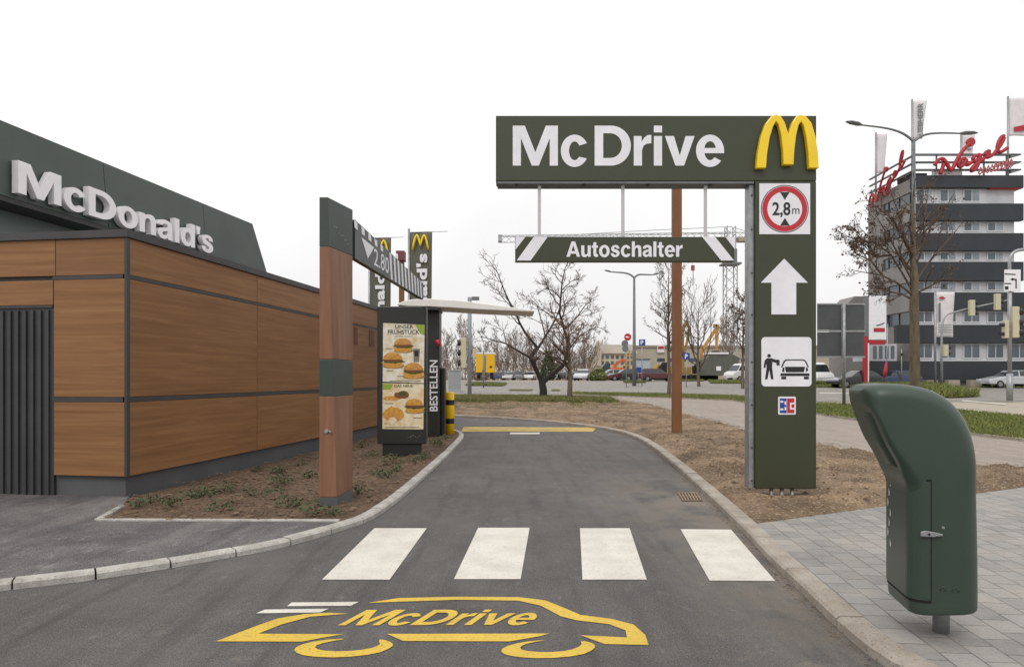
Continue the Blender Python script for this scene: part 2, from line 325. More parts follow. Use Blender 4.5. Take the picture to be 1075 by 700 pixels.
GL = {
 'M': (1.16, [[(0, 0), (0, 1), (.31, 1), (.58, .33), (.85, 1), (1.16, 1), (1.16, 0), (.95, 0), (.95, .69), (.67, 0), (.49, 0), (.21, .69), (.21, 0)]]),
 'c': (.69, [_arc(.355, .37, .355, .405, 28, 332, 28)+[(.47, .22)]+_arc(.355, .37, .145, .235, 320, 40, 20)+[(.47, .5)]]),
 'D': (.93, [[(0, 0), (0, 1), (.4, 1)]+_arc(.42, .5, .51, .5, 90, -90, 22)+[(.4, 0)], [(.22, .19), (.22, .81), (.38, .81)]+_arc(.4, .5, .3, .31, 90, -90, 16)+[(.38, .19)]]),
 'r': (.44, [[(0, 0), (0, .74), (.2, .74), (.2, .6), (.27, .7), (.35, .76), (.45, .77), (.45, .56), (.34, .55), (.25, .5), (.21, .38), (.21, 0)]]),
 'i': (.21, [[(0, 0), (0, .74), (.21, .74), (.21, 0)], [(0, .83), (0, 1), (.21, 1), (.21, .83)]]),
 'v': (.76, [[(0, .74), (.23, .74), (.38, .25), (.53, .74), (.76, .74), (.49, 0), (.27, 0)]]),
 'e': (.72, [_arc(.36, .37, .36, .405, -8, 328, 30)[::1][0:0]+[(.72, .31)]+_arc(.36, .37, .36, .405, 0, 322, 30)+[(.47, .21)]+_arc(.36, .37, .15, .235, 315, 195, 10)+[(.21, .31)], [(.215, .44)]+_arc(.36, .42, .145, .19, 165, 15, 12)+[(.505, .44)]]),
 'o': (.74, [_arc(.37, .37, .37, .405, 0, 350, 35), _arc(.37, .37, .155, .235, 0, 346, 25)]),
 'n': (.66, [_soft(_n)]), 'h': (.66, [_soft([(0, 0), (0, 1), (.21, 1), (.21, .65)]+_n[4:])]),
 'a': (.69, [_soft([(.69, 0), (.47, 0), (.45, .08), (.36, 0), (.24, -.025), (.09, .02), (0, .2), (.06, .36), (.2, .435), (.38, .46), (.45, .51), (.44, .58), (.34, .62), (.25, .6), (.22, .53), (.03, .53), (.08, .69), (.2, .76), (.34, .775), (.5, .755), (.62, .67), (.65, .55), (.65, .12)]), _soft([(.45, .35), (.36, .31), (.24, .28), (.2, .2), (.26, .13), (.36, .14), (.44, .22)])]),
 'l': (.21, [[(0, 0), (0, 1), (.21, 1), (.21, 0)]]),
 'd': (.69, [_soft([(.69, 0), (.69, 1), (.48, 1), (.48, .67), (.4, .75), (.28, .78), (.13, .72), (.03, .58), (0, .37), (.03, .16), (.13, .02), (.28, -.03), (.41, .01), (.49, .1), (.49, 0)]), _arc(.345, .37, .135, .225, 0, 345, 23)]),
 "'": (.2, [[(0, 1), (.2, 1), (.16, .66), (.04, .66)]]),
 's': (.63, [_soft([(0, .23), (.2, .23), (.23, .15), (.32, .115), (.41, .15), (.42, .21), (.35, .27), (.2, .31), (.07, .38), (.02, .52), (.07, .67), (.19, .75), (.33, .775), (.48, .745), (.58, .65), (.6, .53), (.41, .53), (.38, .61), (.31, .635), (.23, .61), (.22, .55), (.29, .49), (.45, .45), (.58, .37), (.63, .23), (.57, .08), (.45, 0), (.31, -.03), (.14, 0), (.03, .09)])]),
 'A': (.96, [[(0, 0), (.36, 1), (.6, 1), (.96, 0), (.73, 0), (.67, .2), (.29, .2), (.23, 0)], [(.35, .37), (.61, .37), (.48, .76)]]),
 'u': (.66, [_soft([(x_, .74-y_) for x_, y_ in [(.66-a_, b_) for a_, b_ in _n]])]),
 't': (.43, [_soft([(.11, .95), (.31, .95), (.31, .74), (.43, .74), (.43, .59), (.31, .59), (.31, .24), (.34, .17), (.43, .17), (.43, 0), (.3, -.02), (.16, .02), (.11, .14), (.11, .59), (0, .59), (0, .74), (.11, .74)])]),
 ' ': (.15, []),
}
def grotesque(string, track=.075):
    key = ('g', string, track)
    if key in _txt: return _txt[key]
    cu = bpy.data.curves.new('t', 'CURVE'); cu.dimensions = '2D'; cu.fill_mode = 'BOTH'; x = 0
    for ch in string:
        w_, cs = GL[ch]
        for c in cs:
            sp = cu.splines.new('POLY'); sp.points.add(len(c)-1); sp.use_cyclic_u = True
            for q, (a, b) in zip(sp.points, c): q.co = (x+a, b, 0, 1)
        x += w_+(track if ch not in 'v' else track*.5)
    ob = bpy.data.objects.new('t', cu); COL.objects.link(ob); bpy.context.view_layer.update()
    me = bpy.data.meshes.new_from_object(ob.evaluated_get(bpy.context.evaluated_depsgraph_get()))
    bm = bmesh.new(); bm.from_mesh(me); bmesh.ops.remove_doubles(bm, verts=bm.verts, dist=1e-5); bmesh.ops.recalc_face_normals(bm, faces=bm.faces); bm.to_mesh(me); bm.free()
    up = sum(p.normal.z*p.area for p in me.polygons) > 0
    vs = [v.co.copy() for v in me.vertices]; fs = []
    for p in me.polygons:
        f = tuple(p.vertices); fs.append(f if p.normal.z > 0 else f[::-1])
    bpy.data.objects.remove(ob); bpy.data.meshes.remove(me); bpy.data.curves.remove(cu)
    _txt[key] = (vs, fs); return vs, fs
def text(mb, string, O, XV, YV, N, th, off=.02, shear=0):
    """lettering whose outline box fills the parallelogram O, O+XV, O+YV, standing th proud along N"""
    vs, fs = grotesque(string) if off == 'g' else glyphs(string, off, shear)
    x0 = min(v.x for v in vs); x1 = max(v.x for v in vs); y0 = min(v.y for v in vs); y1 = max(v.y for v in vs)
    m = lambda v: Vector(O)+Vector(XV)*((v.x-x0)/(x1-x0))+Vector(YV)*((v.y-y0)/(y1-y0))
    N = Vector(N).normalized()
    base = [m(v) for v in vs]; top = [p+N*th for p in base]; n = len(vs)
    edge = {}
    for f in fs:
        for a, b in zip(f, f[1:]+f[:1]): edge[(a, b)] = edge.get((a, b), 0)+1
    sides = [(a, b, b+n, a+n) for (a, b) in edge if (b, a) not in edge]
    mb.add(base+top, [tuple(i+n for i in f) for f in fs]+sides)
    return mb

# ------------------------------------------------------------------ ground helpers
def inpoly(x, y, poly):
    c = False; j = len(poly)-1
    for i in range(len(poly)):
        xi, yi = poly[i][0], poly[i][1]; xj, yj = poly[j][0], poly[j][1]
        if (yi > y) != (yj > y) and x < (xj-xi)*(y-yi)/(yj-yi)+xi: c = not c
        j = i
    return c
def sheet(name, poly, off, m, kind=True):
    bm = bmesh.new(); bm.faces.new([bm.verts.new((p[0], p[1], 0)) for p in poly])
    for y in (Z0Y, Z1Y):
        bmesh.ops.bisect_plane(bm, geom=bm.verts[:]+bm.edges[:]+bm.faces[:], plane_co=(0, y, 0), plane_no=(0, 1, 0))
    bmesh.ops.triangulate(bm, faces=bm.faces)
    for v in bm.verts: v.co.z = gz(v.co.y)+off
    me = bpy.data.meshes.new(name); bm.normal_update(); bm.to_mesh(me); bm.free()
    for p in me.polygons:
        if p.normal.z < 0: p.flip()
    me.materials.append(m); o = bpy.data.objects.new(name, me); COL.objects.link(o)
    return structure(o) if kind else o
def terrain(name, poly, off, m, res, hf):
    """soil surface filled with a fine net whose heights come from hf(x, y, edge distance)"""
    def ed(x, y):
        b = 1e9
        for i in range(len(poly)):
            ax, ay = poly[i][:2]; bx, by = poly[(i+1) % len(poly)][:2]
            dx, dy = bx-ax, by-ay; L = dx*dx+dy*dy or 1e-9; t = max(0, min(1, ((x-ax)*dx+(y-ay)*dy)/L))
            b = min(b, math.hypot(x-ax-dx*t, y-ay-dy*t))
        return b
    pts = []; n = len(poly); con = []
    for i in range(n):
        a = Vector(poly[i][:2]); b = Vector(poly[(i+1) % n][:2]); k = max(1, int((b-a).length/res/1.5))
        for j in range(k): pts.append(a.lerp(b, j/k))
    N = len(pts); con = [(i, (i+1) % N) for i in range(N)]
    x0 = min(p[0] for p in poly); x1 = max(p[0] for p in poly); y = min(p[1] for p in poly); y1 = max(p[1] for p in poly)
    while y < y1:
        r = res*max(1, y/7); x = x0
        while x < x1:
            q = (x+random.uniform(-.3, .3)*r, y+random.uniform(-.3, .3)*r)
            if inpoly(q[0], q[1], poly) and ed(*q) > r*.5: pts.append(Vector(q))
            x += r
        y += r*1.2
    vs, es, fs, *_ = delaunay_2d_cdt(pts, con, [], 1, 1e-5)
    mb = MB(); mb.add([(v.x, v.y, gz(v.y)+off+hf(v.x, v.y, min(1, ed(v.x, v.y)/.35))) for v in vs], [tuple(f) for f in fs], True)
    o = mb.build(name, m, fix=False)
    for p in o.data.polygons:
        if p.normal.z < 0: p.flip()
    return structure(o)
def resample(pts, step):
    out = [pts[0].copy()]; acc = 0
    for a, b in zip(pts, pts[1:]):
        L = (b-a).length; t = step-acc
        while t < L: out.append(a.lerp(b, t/L)); t += step
        acc = (acc+L) % step if True else 0
        acc = L-(t-step)
    out.append(pts[-1].copy()); return out
def smooth_line(pts, it=2):
    for _ in range(it):
        q = [pts[0]]
        for a, b in zip(pts, pts[1:]): q += [a.lerp(b, .25), a.lerp(b, .75)]
        q.append(pts[-1]); pts = q
    return pts
def offset_line(pts, w):
    out = []
    for i, p in enumerate(pts):
        t = pts[min(i+1, len(pts)-1)]-pts[max(i-1, 0)]; t.z = 0; t.normalize(); out.append(p+Vector((-t.y, t.x, 0))*w)
    return out
def kerb(name, line, w, h, m, stone=.5, gap=.014):
    """individual kerbstones with open joints along a line; w>0 puts them to the left of it"""
    mb = MB(); st = resample(line, stone/5)
    off = offset_line(st, w); r = random.Random(3)
    n = 5; i = 0
    while i < len(st)-1:
        j = min(i+n, len(st)-1); dz = r.uniform(-.004, .004); rings = []
        for k in range(i, j+1):
            a, b = st[k].copy(), off[k].copy()
            if k == i: t = (st[k+1]-st[k]).normalized()*gap*.5; a += t; b += t
            if k == j and k > i: t = (st[k-1]-st[k]).normalized()*gap*.5; a += t; b += t
            z = gz(a.y); c = .018 if w > 0 else .018
            d = (b-a).normalized()
            rings.append([Vector((a.x, a.y, z-.02)), Vector((a.x, a.y, z+h-c+dz)), Vector((a.x+d.x*c, a.y+d.y*c, z+h+dz)), Vector((b.x-d.x*.006, b.y-d.y*.006, z+h+dz)), Vector((b.x, b.y, z+h-.006+dz)), Vector((b.x, b.y, z-.02))])
        mb.loft(rings, smooth=False); i = j
    return structure(mb.build(name, m))
def gl(pxs, dz=0): return [G(x, y, dz) for x, y in pxs]
def rand_in(poly, n, rng):
    x0 = min(p[0] for p in poly); x1 = max(p[0] for p in poly); y0 = min(p[1] for p in poly); y1 = max(p[1] for p in poly); out = []
    k = 0
    while len(out) < n and k < n*40:
        k += 1; x = rng.uniform(x0, x1); y = rng.uniform(y0, y1)
        if inpoly(x, y, poly): out.append((x, y))
    return out
# ================================================================== GROUND
BED = .06; SOIL = .05; PAV = .07
sheet('ground', [(-1500, -60), (1500, -60), (1500, 2500), (-1500, 2500)], -.02, M['conc'])
sheet('drive_lane', [(-16, -8), (14, -8), (14, 12), (9, 36), (-16, 36)], 0, M['asphalt'])
sheet('street', [(-140, 36), (160, 36), (160, 84), (-140, 84)], .002, M['road'])
Lpx = [(-330, 668), (-120, 636), (0, 620), (90, 610), (109, 607), (174, 597), (231, 587), (288, 577), (332, 565), (368, 554), (391, 546), (418, 527), (445, 502.5), (471, 478), (482, 466), (487.5, 459.5), (486, 455.5), (478, 452.5), (462, 451.2), (420, 450.5), (380, 450)]
Lline = smooth_line(gl(Lpx), 2)
kerb('kerb_left', Lline, .12, BED, M['kerbw'], .5)
Rpx = [(1010, 745), (918.7, 695.6), (870, 651), (830, 611), (807, 589), (784, 563), (760.8, 540), (735, 514.5), (704, 486), (676, 464), (658, 456.5), (640, 451.6), (600, 446), (561, 442), (520, 439.2), (483, 437.5), (440, 436.4), (380, 436)]
Rline = smooth_line(gl(Rpx), 2)
kerb('kerb_right', Rline, -.16, PAV, M['kerb'], 1.0)
Lin = offset_line(Lline, .115); Rin = offset_line(Rline, -.155)
# left paved forecourt and planting bed
def idx_near(line, p): return min(range(len(line)), key=lambda i: (line[i]-p).length)
bedA, bedB, bedC = G(103, 545.5, BED), G(356, 546.5, BED), G(128, 531, BED)
kB = idx_near(Lin, G(362, 550, BED))
# building frame
VPX = 640.0; vx = (VPX-CX)/F
C0 = G(133, 527); ax = Vector((vx, 1, 0)).normalized(); nx_ = Vector((1, -vx, 0)).normalized()
C0 = Vector((C0.x, C0.y, 0))
def fr(v): return C0+ax*v[0]+nx_*v[1]+Vector((0, 0, v[2]))        # (s along side wall, o outward, z)
def S(px, o=0.0):
    k = (px-CX)/F; b = C0+nx_*o; return (k*b.y-b.x)/(ax.x-k*ax.y)
def O(px, s=0.0):
    k = (px-CX)/F; b = C0+ax*s; return (k*b.y-b.x)/(nx_.x-k*nx_.y)
def ZB(py, s, o): return Z(py, fr((s, o, 0)).y)
farbed = [G(400, 451, BED), fr((13.5, .0, 0))]
bedpoly = [(p.x, p.y) for p in ([bedA, bedB]+Lin[kB:idx_near(Lin, G(400, 451, BED))]+[fr((S(400), 0, 0)), fr((0, .0, 0)), bedC])]
sheet('forecourt', [(p.x, p.y) for p in Lin[:kB+1]]+[(bedB.x, bedB.y), (bedA.x, bedA.y), (bedC.x, bedC.y), tuple(fr((.05, 0, 0))[:2]), tuple(fr((.3, -12, 0))[:2])], BED-.004, M['slate'])
e = MB()
for a, b in ((bedA, bedB), (bedA, bedC)):
    d = (b-a).normalized(); nn = Vector((-d.y, d.x, 0))*(.035); z = Vector((0, 0, .012))
    e.hexa([a-nn-z*3, b-nn-z*3, b+nn-z*3, a+nn-z*3, a-nn+z, b-nn+z, b+nn+z, a+nn+z])
structure(e.build('bed_edging', M['kerbw'], bevel=.004))
def hbed(x, y, e): return (.012+.05*noise.fractal(Vector((x*1.7, y*1.7, 0)), 1, 2, 5)+.05*abs(noise.noise(Vector((x*6, y*6, 3)))))*e
terrain('planting_bed', bedpoly, BED-.015, M['mulch'], .045, hbed)
# sandy verge
kR = idx_near(Rin, G(790, 549, PAV)); kF = idx_near(Rin, G(440, 436, PAV))
pv0, pv1 = G(790, 549.5, PAV), G(1075, 511, PAV)
pvd = (pv1-pv0).normalized()
sandback = gl([(1160, 505), (1120, 500), (1075, 495), (1023, 488.5), (960, 482), (895, 477), (860, 469.5), (820, 461), (787, 452.5), (750, 442), (718, 434), (690, 426), (658, 421), (620, 418.5), (560, 417), (480, 416.5), (400, 416.5)], SOIL)
sandpoly = [(p.x, p.y) for p in ([pv0, pv0+pvd*5.5]+sandback+Rin[kR:kF][::-1])]
def hsand(x, y, e):
    f = noise.fractal(Vector((x*1.1, y*1.1, 5)), 1, 2, 6)
    near = min(1, math.hypot(x-3.35, y-8.45)/.9)**1.5
    return (-.055*(1-near)+near*(.03+.05*f)+near*(.10*abs(noise.noise(Vector((x*1.6+f, y*4.5+x*1.2, 3))))+.05*abs(noise.noise(Vector((x*5, y*8, 7)))))+.012*noise.noise(Vector((x*14, y*14, 1)))+.10*math.exp(-((y-14)/5)**2)*(.6+.6*noise.noise(Vector((x*.5, y*.5, 1)))))*e-.012*(1-e)
terrain('sandy_verge', sandpoly, SOIL, M['sand'], .05, hsand)
sheet('pavement_right', [tuple(p[:2]) for p in Rin[:kR+1]]+[tuple(pv0[:2]), tuple((pv0+pvd*14)[:2]), (22, 8), (22, -6), tuple(Rin[0][:2])], PAV-.004, M['paver'])
low = [(602, 414.4), (640, 416), (700, 418), (770, 421), (787, 424), (859, 435.5), (895, 441), (960, 449.5), (1018, 457), (1075, 464), (1300, 492)]
sheet('footpath', [tuple(p[:2]) for p in gl([(440, 413)]+low[:1]+low)]+[tuple(p[:2]) for p in gl([(1300, 530), (1100, 507), (1060, 497), (900, 482), (787, 460), (680, 432), (620, 423), (440, 424)])], .012, M['path'])
up = [(602, 413), (700, 414.6), (770, 416.5), (800, 419), (859, 425), (895, 426.5), (1005, 432), (1075, 439), (1300, 462)]
stripA = [tuple(p[:2]) for p in gl(low)]+[tuple(p[:2]) for p in gl(up[::-1])]
sheet('grass_strip', stripA, .07, M['turf'])
kerb('strip_kerb', gl(low), .1, .075, M['kerb'], 1.0)
# medians and painted lines of the street
meds = [[(966, 404.5), (1030, 416.5), (1000, 418), (930, 414), (900, 408)], [(840, 400.6), (915, 401), (917, 406.5), (840, 407)], [(1015, 402.5), (1120, 403), (1120, 408), (1030, 407)],
        [(500, 402), (532, 403.5), (528, 405.5), (488, 405)], [(743, 399.8), (790, 399.8), (790, 402.8), (746, 402.6)], [(655, 400.5), (678, 400.5), (678, 402), (655, 402)], [(704, 398.9), (739, 398.9), (739, 400.3), (704, 400.3)]]
for q in meds: sheet('median', [tuple(p[:2]) for p in gl(q)], .06, M['turf'])
for q in ([(560, 409), (557, 410.4), (534, 410.2), (536, 408.8)], [(579, 409), (588, 409), (588, 410.4), (579, 410.4)]): sheet('median', [tuple(p[:2]) for p in gl(q)], .06, M['turf'])
for q in ([(998, 427), (1032, 431.6), (1030, 432.6), (996, 428)], [(1050, 434), (1090, 439), (1088, 440.2), (1048, 435)], [(860, 412.2), (900, 412.6), (900, 413.2), (860, 412.8)], [(1010, 420), (1056, 424), (1056, 425), (1010, 421)]):
    sheet('lane_line', [tuple(p[:2]) for p in gl(q)], .008, M['white'])
def blades(name, poly, n, h, m, seed, lean=.6, w=.012, patch=None):
    r = random.Random(seed); mb = MB(); vs = []; fs = []
    for x, y in rand_in(poly, n, r):
        if patch and noise.noise(Vector((x*patch, y*patch, seed))) < -.15: continue
        z = gz(y)+.05; a = r.uniform(0, 6.28); hh = h*r.uniform(.4, 1.3); dx, dy = math.cos(a)*w, math.sin(a)*w; lx, ly = r.gauss(0, lean)*hh, r.gauss(0, lean)*hh
        k = len(vs); vs += [(x-dx, y-dy, z), (x+dx, y+dy, z), (x+lx, y+ly, z+hh)]; fs.append((k, k+1, k+2))
    mb.add(vs, fs); return stuff(mb.build(name, m, fix=False))
blades('grass', stripA, 60000, .13, M['grass'], 1, w=.02)
for i, q in enumerate(meds): blades('median_grass', [tuple(p[:2]) for p in gl(q)], 9000 if i == 0 else 3500, .5 if i == 0 else .16, M['grass'], 20+i, w=.05)
dg = [tuple(p[:2]) for p in gl([(440, 424), (480, 423), (560, 423), (600, 423.5), (650, 424), (640, 419.5), (560, 417.5), (480, 417), (440, 417)], SOIL)]
blades('dry_grass', dg, 45000, .22, M['drygrass'], 5, w=.02)
blades('dry_grass_tufts', [tuple(p[:2]) for p in gl([(440, 431), (640, 430), (660, 424), (480, 419), (440, 419)], SOIL)], 9000, .14, M['drygrass'], 8, w=.015, patch=.8)
def chips(name, poly, n, s, m, seed, z0, hf, flat=.5):
    r = random.Random(seed); mb = MB(); vs = []; fs = []
    for x, y in rand_in(poly, n, r):
        z = gz(y)+z0+hf(x, y, 1); q = s*r.uniform(.4, 1.5); a = r.uniform(0, 6.28); c, d = math.cos(a), math.sin(a); k = len(vs); l = r.uniform(.3, .9)
        for u, v, t in ((-1, -l, 0), (1, -l, 0), (1, l, 0), (-1, l, 0), (r.uniform(-.4, .4), r.uniform(-.3, .3), 1)):
            vs.append((x+(u*c-v*d)*q, y+(u*d+v*c)*q, z+t*q*flat-.002+r.uniform(0, .3)*q*(t == 0)))
        fs += [(k, k+1, k+4), (k+1, k+2, k+4), (k+2, k+3, k+4), (k+3, k, k+4)]
    mb.add(vs, fs); return stuff(mb.build(name, m, fix=False))
chips('bark_mulch', bedpoly, 16000, .010, M['bark'], 2, BED-.01, hbed)
chips('soil_clods', bedpoly, 1500, .025, M['clod'], 3, BED-.01, hbed)
chips('sand_clods', sandpoly, 22000, .014, M['clod'], 4, SOIL, hsand, .8)
chips('earth_lumps', sandpoly, 2600, .03, M['clod'], 14, SOIL-.006, hsand, .7)
chips('straw', sandpoly, 9000, .013, M['straw'], 6, SOIL, hsand, .3)
gut = Rline[5:46]; gpoly = [(p.x, p.y) for p in gut]+[(p.x, p.y) for p in offset_line(gut, .42)[::-1]]
chips('kerbside_grit', gpoly, 1500, .0055, M['clod'], 15, 0, lambda x, y, e: 0, .6)
gut = Rline[3:46]; gpoly = [(p.x, p.y) for p in gut]+[(p.x, p.y) for p in offset_line(gut, .09)[::-1]]
chips('gutter_dirt', gpoly, 2600, .008, M['bark'], 16, 0, lambda x, y, e: 0, .5)
# painted markings on the lane
def mark(name, polys, m, off=.004, z=0):
    mb = MB()
    for q in polys:
        ps = [G(x, y) for x, y in q]; mb.add([(p.x, p.y, gz(p.y)+off) for p in ps], [tuple(range(len(ps)))])
    o = mb.build(name, m, fix=False)
    for p in o.data.polygons:
        if p.normal.z < 0: p.flip()
    return structure(o)
stripes = [[(393, 554.5), (448, 554.5), (409, 608.5), (338, 608.5)], [(502, 554), (556, 554), (546.5, 608), (476.5, 608)], [(608.8, 554.5), (661, 554.5), (679, 608.5), (611.5, 608.5)], [(714.5, 555.5), (767.5, 556), (814, 610), (745, 609.5)]]
for q in stripes: mark('crossing_stripe', [q], M['white'])
mark('lane_line', [[(536, 454), (567, 454), (566, 455.6), (535, 455.6)]], M['white'])
mark('stop_line', [[(487, 448), (627, 448.6), (622, 453), (484, 453)]], mat('worn_yellow_paint', '#bfa04a', .7, '#8f7f4e', 2.5, 10, thr=(.42, .66), speck='#6d6550', speckscale=40))
Q = lambda pts: [(x/2.15+200, y/2.15+540) for x, y in pts]
def smooth_closed(pts, it=1):
    for _ in range(it):
        q = []
        for a, b in zip(pts, pts[1:]+pts[:1]): q += [(a[0]*.75+b[0]*.25, a[1]*.75+b[1]*.25), (a[0]*.25+b[0]*.75, a[1]*.25+b[1]*.75)]
        pts = q
    return pts
roofl = [(400, 200), (470, 189), (600, 186), (740, 187), (800, 194), (845, 212), (880, 227), (950, 236), (1000, 249), (1026, 272), (1034, 295), (935, 293), (880, 273), (985, 278), (982, 262), (945, 248), (870, 239), (835, 230), (790, 206), (740, 195), (600, 193), (480, 197)]
rear = [(60, 288), (225, 224), (355, 224), (340, 229), (240, 231), (155, 268), (345, 271), (325, 277), (230, 287)]
wl = [(360, 280), (290, 284), (240, 297), (232, 310), (262, 321), (340, 324), (420, 315), (456, 300), (457, 290), (430, 281), (424, 286), (430, 294), (400, 305), (340, 310), (290, 307), (278, 298), (305, 289)]
wr = [(810, 283), (750, 288), (705, 300), (700, 313), (730, 322), (800, 326), (880, 319), (913, 304), (913, 292), (880, 284), (884, 296), (855, 308), (800, 312), (750, 308), (742, 299), (765, 290)]
sill = [(443, 270), (810, 269), (790, 275), (720, 287), (480, 286)]
mark('car_emblem', [Q(roofl), [(200+x/3.583, 590+y/3.583) for x, y in [(95, 299), (250, 240), (330, 212), (430, 196), (520, 191), (595, 195), (540, 199), (450, 206), (340, 236), (255, 270), (575, 272), (500, 285), (420, 300)]], smooth_closed(Q(wl)), smooth_closed(Q(wr)), Q(sill)], M['yellow'])
mark('speed_lines', [Q([(228, 199), (380, 197.5), (362, 206.5), (218, 207.5)]), Q([(168, 215), (312, 213), (293, 221.5), (148, 223.5)])], M['white'])
t = MB(); a = G(353.5, 657.2); b = G(570, 656.6); c = G(373, 640.5)
text(t, 'McDrive', a+Vector((0, 0, .004)), b-a-Vector((.09, 0, 0)), Vector((.12, c.y-a.y, 0)), (0, 0, 1), .0005, 'g')
structure(t.build('lane_lettering', M['yellow']))
# drain grate
g = MB(); gp = [G(711, 517.5), G(733, 517.5), G(738, 526), G(716, 526)]
def L2(u, v): return (gp[0].lerp(gp[1], u)).lerp(gp[3].lerp(gp[2], u), v)
for i in range(7): u = i/7; g.hexa([L2(u+k, v)+Vector((0, 0, z)) for z in (.001, .012) for k, v in ((.02, 0), (.1, 0), (.1, 1), (.02, 1))])
for v in (0, .46, .94): g.hexa([L2(u, v+k)+Vector((0, 0, z)) for z in (.001, .014) for u, k in ((0, 0), (1, 0), (1, .06), (0, .06))])
dr = root_empty('drain_grate', (gp[0]+gp[2])/2, 'small dusty iron drain grate in the lane beside the sandy kerb', 'drain')
g.build('grate', mat('drain_iron', '#6d5b4c', .8, '#8d7863', 12), dr)
MB().add([p+Vector((0, 0, .005)) for p in gp], [(0, 1, 2, 3)]).build('sump', mat('drain_dark', '#3a3029', .9), dr)

# ================================================================== RESTAURANT
rs = root_empty('restaurant', C0, 'restaurant with wood cladding, dark trim and a sloping green fascia with white raised letters', 'building')
zt = ZB(241, 0, 0); DEEP = 14.5; WL = -9.0
zz = lambda y: ZB(y, 0, 0)
zc, z1, z2, z3, z4, z5 = zz(249), zz(288), zz(292), zz(417), zz(422), zz(500.5)
MB().box((0.06, WL, -.1), (DEEP-.06, -.06, z5+.01), fr).build('plinth', M['plinth'], rs)
MB().box((.05, WL, z5), (DEEP-.05, -.05, zc-.01), fr).build('core_wall', M['trim'], rs)
MB().box((-.03, WL, zc), (DEEP, .03, zt), fr).build('roof_edge', M['trim'], rs)
MB().box((.35, WL, zt+.001), (DEEP-.4, -.4, zt+.03), fr).build('roof', mat('roof_membrane', '#5c5d5e', .9, '#68696a', 2), rs)
mb = MB()
for za, zb in ((z2, z1), (z4, z3)):
    mb.box((.045, -.05, za), (DEEP, .002, zb), fr)
mb.box((-.002, O(55.5), z2), (.045, -.05, z1), fr); mb.box((-.002, O(55.5), z4), (.045, -.05, z3), fr)
mb.build('trim_band', M['trim'], rs)
MB().box((-.008, O(131), z5), (.045, .008, zc), fr).build('corner_post', M['trim'], rs)
js = [.05, S(270), S(270)*2-.02, S(270)*3-.04, S(270)*4, DEEP]
js = [j for j in js if j < DEEP-.3]+[DEEP]
for a_, b_ in zip(js, js[1:]):
    for za, zb in ((z1, zc), (z3, z2), (z5, z4)):
        MB().box((a_+.006, -.05, za+.004), (b_-.006, 0, zb-.004), fr).build('cladding_panel', M['wood'], rs, bevel=.003)
gx = O(55); gtop = zz(321.5)
for a_, b_, za, zb in ((O(58.5), O(131)-.004, z1, zc), (O(56.5), O(131)-.004, z3, z2), (O(56.5), O(131)-.004, z5, z4), (O(-100), O(57.8), z1, zc), (O(-260), O(-101), z1, zc), (O(-100), O(55.5), gtop+.03, z2), (O(-260), O(-101), gtop+.03, z2)):
    MB().box((0, a_, za+.004), (.05, b_, zb-.004), fr).build('cladding_panel', M['wood'], rs, bevel=.003)
mb = MB(); mb.box((.02, WL, .02), (.049, gx, gtop), fr)
k = gx-.02
while k > gx-4: mb.box((-.005, k-.075, .05), (.02, k-.03, gtop-.03), fr); k -= .105
gt = mb.build('gate', M['gate'], rs)
MB().box((.0, WL, gtop), (.05, gx, gtop+.03), fr).build('gate_lintel', M['trim'], rs)
for px0, px1, ya, yb in ((371.5, 375, 343, 361), (387.5, 392.5, 346, 363)):
    s0, s1 = S(px0), S(px1); zz0, zz1 = ZB(yb, s0, 0), ZB(ya, s0, 0)
    w = MB().box((s0, -.02, zz0), (s1, .012, zz1), fr).build('wall_vent', mat('vent_brown', '#5d3520', .6), rs)
# green fascia volume, set back on the roof
FO = -2.2; fs0 = S(-45, FO); fsE = S(265, FO); fsB = S(281, FO)
zb_ = Z(204, fr((S(0, FO), FO, 0)).y); zt_ = Z(126, fr((S(0, FO), FO, 0)).y)
zt2 = Z(235, fr((fsE, FO, 0)).y)
def V3(s, o, z): return fr((s, o, z))
b2 = -2.3
seams = [fs0, S(108, FO), S(213, FO), None]
def top_at(s): return zt_+(zt2-zt_)*(s-S(0, FO))/(fsE-S(0, FO))
for i in range(3):
    a_ = seams[i]+(.006 if i else 0)
    if i < 2:
        b_ = seams[i+1]-.006; pts = [V3(a_+(.12 if i else 0), FO, zb_), V3(b_+.12, FO, zb_), V3(b_, FO, top_at(b_)), V3(a_, FO, top_at(a_))]
    else: pts = [V3(a_+.12, FO, zb_), V3(fsB, FO, zb_), V3(fsE, FO, top_at(fsE)), V3(a_, FO, top_at(a_))]
    MB().prism(pts, -nx_*.05).build('fascia_panel', M['fascia'], rs)
MB().prism([V3(fs0-.02, FO-.05, zb_+.005), V3(fsB-.03, FO-.05, zb_+.005), V3(fsE-.03, FO-.05, top_at(fsE)-.015), V3(fs0-.02, FO-.05, top_at(fs0)-.015)], -nx_*4).build('fascia_volume', M['trim'], rs)
MB().box((fs0-.02, FO-4, zb_-.07), (fsB-.3, FO-.01, zb_+.004), fr).build('soffit', M['trim'], rs)
MB().box((fs0+.35, FO-3.8, zt+.03), (fsB-.6, FO-.45, zb_-.071), fr).build('upper_wall', M['upper'], rs)
ls0, ls1 = S(11, FO), S(218, FO); lz = Z(204, fr((ls0, FO, 0)).y); lh = Z(168.6, fr((ls0, FO, 0)).y)-lz
t = MB(); text(t, "McDonald's", V3(ls0, FO+.02, lz), ax*(ls1-ls0), Vector((0, 0, lh)), nx_, .10, 'g')
t.build('sign_letters', M['letter3'], rs)
MB().box((fsB-.35, FO-1.2, zt+.03), (fsB+.05, FO-.9, zt+.25), fr).build('roof_vent', M['alu'], rs)

